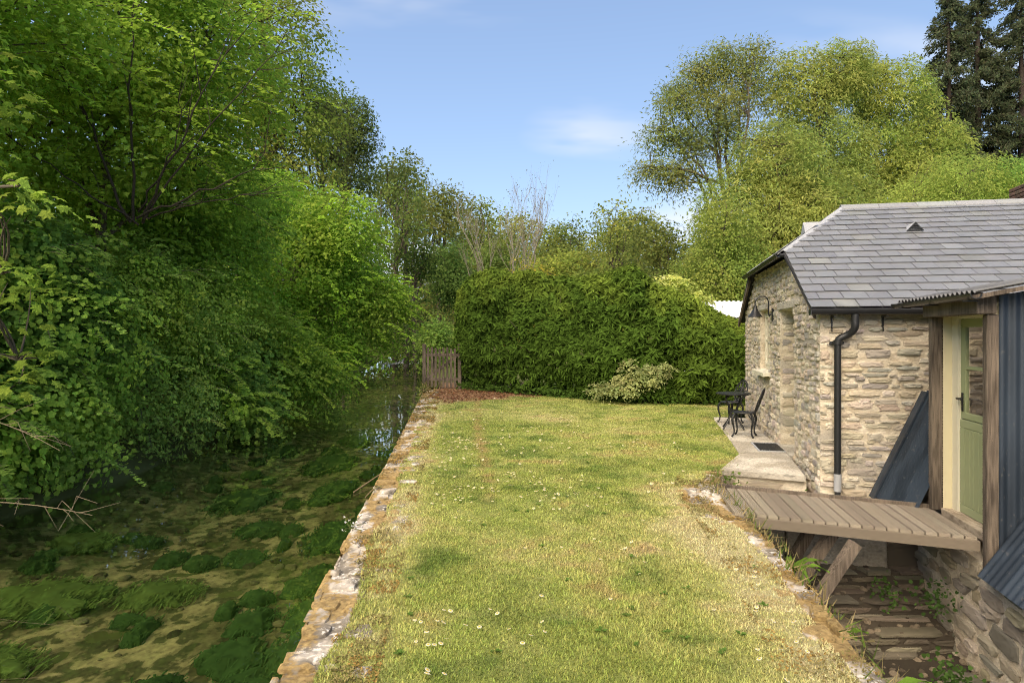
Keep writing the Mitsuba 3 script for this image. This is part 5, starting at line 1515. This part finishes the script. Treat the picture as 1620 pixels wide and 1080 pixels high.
for nm, lab, b_, t_, r0, lobes, ncl, per, sz, spd, co, sd, kw in right:
    tree(nm, lab, 'shrub' if nm in ('osier', 'elder') else 'tree', b_, t_, r0, lobes, ncl, per, sz, spd, co, sd, alt=np.array(co) * [.8, .92, .9], **kw)


def conifer(x, y, zb, top, rad, seed, lab):
    r = np.random.default_rng(seed)
    t = thing('conifer', lab, 'tree', 'conifers on the right skyline')
    P, D, S = [], [], []
    nw = int((top - zb) / .62)
    br = []
    for i in range(nw):
        z = zb + 3 + (top - zb - 3.2) * (i / nw)
        fr = (top - z) / (top - zb)
        ln = rad * (.16 + .84 * min(1, fr * 1.7)) * r.uniform(.6, 1.1)
        for j in range(r.integers(4, 7)):
            a = r.uniform(0, 6.28)
            l2 = ln * r.uniform(.6, 1.1)
            e = np.array([x + math.cos(a) * l2, y + math.sin(a) * l2, z - l2 * r.uniform(.12, .45)])
            s = np.array([x, y, z])
            br.append(tube([s, (s + e) / 2 + [0, 0, .15 * l2], e], [.05, .035, .01], 4, False))
            n = int(130 * l2 / 2.2) + 12
            tt_ = r.uniform(.25, 1, n)[:, None]
            q = s * (1 - tt_) + e * tt_ + np.array([0, 0, .12 * l2]) * np.sin(np.pi * tt_)
            q = q + r.normal(0, .17, (n, 3)) - [0, 0, .18] * r.random((n, 1))
            P.append(q)
            D.append(np.tile(unit(e - s) * [1, 1, .4] - [0, 0, .75], (n, 1)) + r.normal(0, .4, (n, 3)))
    add('trunk', join([tube([(x, y, zb), (x + .1, y, (zb + top) / 2), (x, y, top)], [.42, .26, .03], 8)] + br), 'matte', t, True, (.065, .052, .043))
    P, D = np.vstack(P), np.vstack(D)
    n = len(P)
    v, f, c = leaves(P, r.normal(size=(n, 3)), D, r.uniform(.22, .46, n), np.array([.12, .145, .078]) * r.uniform(.6, 1.5, (n, 1)) * (1 + r.uniform(-.12, .12, (n, 3))), 'lance')
    add('crown', (v, f), 'leaf', t, False, c)


conifer(39.6, 62, 6, 34, 5.0, 801, 'dark conifer leftmost of the tall group on the right')
conifer(42.9, 63, 6, 40, 5.0, 802, 'tallest dark conifer second in the group on the right')
conifer(46.2, 62, 6, 37.0, 5.2, 803, 'dark conifer third in the tall group on the right')
conifer(49.4, 60, 6, 30.0, 4.6, 804, 'dark conifer cut by the right edge of the view')

# broken white water where the stream comes in
rng = np.random.default_rng(63)
n = 420
y = rng.normal(64, 2.2, n)
x = xl(y) + .3 + (xr(y) - xl(y) - .4) * rng.random(n)
v, f, c = leaves(np.c_[x, y, np.full(n, WATER + .025)], rng.normal(0, .1, (n, 3)) + [0, 0, 1], rng.normal(size=(n, 3)) * [1, .4, .05], rng.uniform(.12, .5, n), np.tile([.7, .72, .72], (n, 1)), 'kite')
add('riffle', (v, f), 'petal', None, False, c, label='white broken water at the far end of the stream', cat='riffle', kind='stuff')

# far wood that closes the valley
rng = np.random.default_rng(61)
n = 11000
x = rng.uniform(-95, 110, n)
y = rng.uniform(98, 150, n)
zg = ground_z(x, y)
P = np.c_[x, y, zg + rng.uniform(.2, 1, n) * (6 + 7 * fb(x, y, .08, 3, 4))]
k = np.repeat(np.arange(n), 6)
m = len(k)
Q = P[k] + rng.normal(0, 1, (m, 3)) * [1.3, 1.3, .9]
v, f, c = leaves(Q, rng.normal(0, .6, (m, 3)) + [0, -.3, 1], rng.normal(size=(m, 3)), rng.uniform(.65, 1.1, m), np.array([.085, .105, .034]) * (.65 + .8 * fb(P[k, 0], P[k, 1], .12, 3, 9)[:, None]) * rng.uniform(.7, 1.3, (m, 1)), 'kite')
add('distant_wood', (v, f), 'leaf', None, False, c, label='distant wood closing the head of the valley', cat='wood', kind='stuff')

# undergrowth on the left slope, so that no bare earth shows between the trunks
n = 5000
y = rng.uniform(4, 60, n)
x = xl(y) - 1.0 - rng.uniform(0, 14, n)
P = np.c_[x, y, ground_z(x, y) + rng.uniform(.05, .9, n)]
k = np.repeat(np.arange(n), 8)
m = len(k)
Q = P[k] + rng.normal(0, .28, (m, 3))
v, f, c = leaves(Q, rng.normal(0, .6, (m, 3)) + [.3, -.2, 1], rng.normal(size=(m, 3)), rng.uniform(.10, .24, m), np.array([.05, .085, .02]) * rng.uniform(.6, 1.5, (m, 1)), 'kite')
add('undergrowth', (v, f), 'leaf', None, False, c, label='leafy undergrowth on the shaded left slope', cat='undergrowth', kind='stuff')

# ------------------------------------------------------------------ small plants: ferns, wall daisies, twigs
def fern(x, y, z, n, ln, seed, lab, out=(0.3, -1.0)):
    r = np.random.default_rng(seed)
    t = thing('fern', lab, 'fern', None)
    for i in range(n):
        a = r.uniform(0, 2 * np.pi)
        d_ = unit(np.array([math.cos(a) + out[0] * .6, math.sin(a) + out[1] * .6, 0]))
        l_ = ln * r.uniform(.7, 1.15)
        p = bez((x, y, z), np.array([x, y, z]) + d_ * l_ * .35 + [0, 0, l_ * .62], np.array([x, y, z]) + d_ * l_ * .85 + [0, 0, l_ * r.uniform(.15, .5)], 9)
        s = np.cross(d_, [0, 0, 1])
        w = .030 * np.array([.25, .8, 1, 1, .95, .85, .7, .45, .05]) * r.uniform(.8, 1.2)
        wave = .010 * np.sin(np.arange(9) * 2.1)
        mid, le, ri = p, p + s * w[:, None] + np.c_[np.zeros((9, 2)), wave + .008], p - s * w[:, None] + np.c_[np.zeros((9, 2)), -wave + .008]
        v = np.vstack([le, mid, ri])
        k = np.arange(8)
        f = np.vstack([np.stack([k, k + 1, k + 10, k + 9], 1), np.stack([k + 9, k + 10, k + 19, k + 18], 1)])
        add('frond', (v, f), 'gloss_leaf', t, True, np.clip(np.array([.115, .20, .028]) * r.uniform(.75, 1.3), 0, 1))


fern(2.58, 6.35, -.42, 11, .42, 901, 'tall fern under the lawn end of the walkway')
fern(2.72, 7.0, -.75, 7, .36, 902, 'fern in the shade between the walkway struts')
fern(2.12, 3.95, -.34, 9, .40, 903, 'fern on the channel edge at the bottom of the view')
fern(2.26, 4.75, -.30, 7, .24, 904, 'small fern on the channel edge halfway to the walkway')
rng = np.random.default_rng(95)
for lab, (x_, y_, z_), nn, co in (('small leafy plant rooted low in the mill wall', (4.18, 6.75, -.75), 110, (.06, .11, .03)), ('green trailing plant at the foot of the mill wall', (3.72, 5.75, -1.05), 170, (.065, .12, .03)),
                                  ('bright weed growing in the joint by the stone steps', (3.95, 7.2, -.85), 90, (.09, .17, .04)), ('small weed at the corner of the terrace slab', (2.92, 9.05, -.12), 60, (.10, .15, .035)),
                                  ('tuft of leaves under the walkway by the cottage corner', (3.55, 8.3, -.28), 120, (.07, .12, .03))):
    t = thing('wall_plant', lab, 'plant')
    P = np.array([x_, y_, z_]) + rng.normal(0, .085, (nn, 3)) * [.8, 1.5, .9]
    v, f, c = leaves(P, rng.normal(0, .5, (nn, 3)) + [-.6, -.4, .8], rng.normal(size=(nn, 3)), rng.uniform(.025, .05, nn), np.array(co) * rng.uniform(.6, 1.6, (nn, 1)), 'ivy')
    add('leaves', (v, f), 'leaf', t, False, c)
t = thing('wall_daisy', 'wispy white flowered plant on the stream side of the wall', 'plant')
ms, P = [], []
for i in range(14):
    e = np.array([-1.56 + rng.normal(0, .07), 6.6 + rng.normal(0, .16), rng.uniform(-.02, .12)])
    ms.append(tube(bez((-1.52, 6.6, -.08), (-1.58, 6.6 + rng.normal(0, .06), .03), e, 5), .003, 4, False))
    P.append(e)
add('stems', join(ms), 'matte', t, True, (.10, .12, .04))
P = np.array(P)
v, f, c = leaves(np.repeat(P, 3, 0) + rng.normal(0, .006, (len(P) * 3, 3)), rng.normal(0, .3, (len(P) * 3, 3)) + [0, -.3, 1], rng.normal(size=(len(P) * 3, 3)), .024, np.tile([.78, .76, .76], (len(P) * 3, 1)), 'oval')
k_ = add('flowers', (v, f), 'petal', t, False, c)
labels[k_] = {'kind': 'stuff'}
for i, (p, q, s, lab) in enumerate((((-7.4, 8.6, .9), (-5.1, 7.7, .55), .010, 'dead bare twig reaching over the water, highest of the two'), ((-7.5, 8.2, -.25), (-4.55, 7.4, -.1), .010, 'dead bare twig reaching low over the water'))):
    p, q = np.array(p), np.array(q)
    ms = [tube(bez(p, (p + q) / 2 + [0, 0, .25], q, 9), np.linspace(s, .003, 9), 5)]
    for j in range(9):
        tt_ = rng.uniform(.3, .95)
        b0 = p + (q - p) * tt_ + [0, 0, .5 * tt_ * (1 - tt_)]
        ms.append(tube([b0, b0 + rng.normal(0, .12, 3) + [.15, -.05, .05], b0 + rng.normal(0, .2, 3) + [.35, -.05, .08]], [.004, .003, .0015], 4))
    add('twig', join(ms), 'matte', None, True, (.24, .19, .13), label=lab, cat='twig')
for (p, q, r_, lab) in (((-2.55, 11.0, -.68), (-2.15, 13.4, -.60), .014, 'long bare stick leaning in the water by the wall'), ((-2.3, 10.7, -.69), (-1.98, 12.2, -.40), .010, 'short stick beside the stream wall'), ((-2.75, 16.5, -.66), (-2.35, 17.2, -.2), .012, 'dark stick caught against the wall near the gate')):
    add('stick', tube(bez(p, (np.array(p) + q) / 2 + [.03, 0, .04], q, 6), np.linspace(r_, r_ * .5, 6), 6), 'matte', None, True, (.24, .18, .11), label=lab, cat='stick')
# long grass tufts along the gate post and channel edge
n = 950
y = np.r_[rng.uniform(3.2, 9, 350), rng.uniform(21.5, 26, 600)]
x = np.r_[redge(y[:350]) - rng.uniform(-.03, .10, 350), xr(y[350:]) + rng.uniform(-.05, .5, 600) * (y[350:] > 23.3)]
d_ = rng.normal(0, .35, (n, 3)) + [.25, -.1, 1]
v, f, c = leaves(np.c_[x, y, np.full(n, .05)] + unit(d_) * .05, rng.normal(size=(n, 3)), d_, np.r_[rng.uniform(.06, .16, 350), rng.uniform(.2, .5, 600)], np.where(rng.random((n, 1)) < .55, [[.36, .29, .14]], [[.13, .19, .04]]) * rng.uniform(.7, 1.3, (n, 1)), 'blade')
add('long_grass', (v, f), 'blade', None, False, c, label='dry long grass along the channel edge and by the gate', cat='grass', kind='stuff')
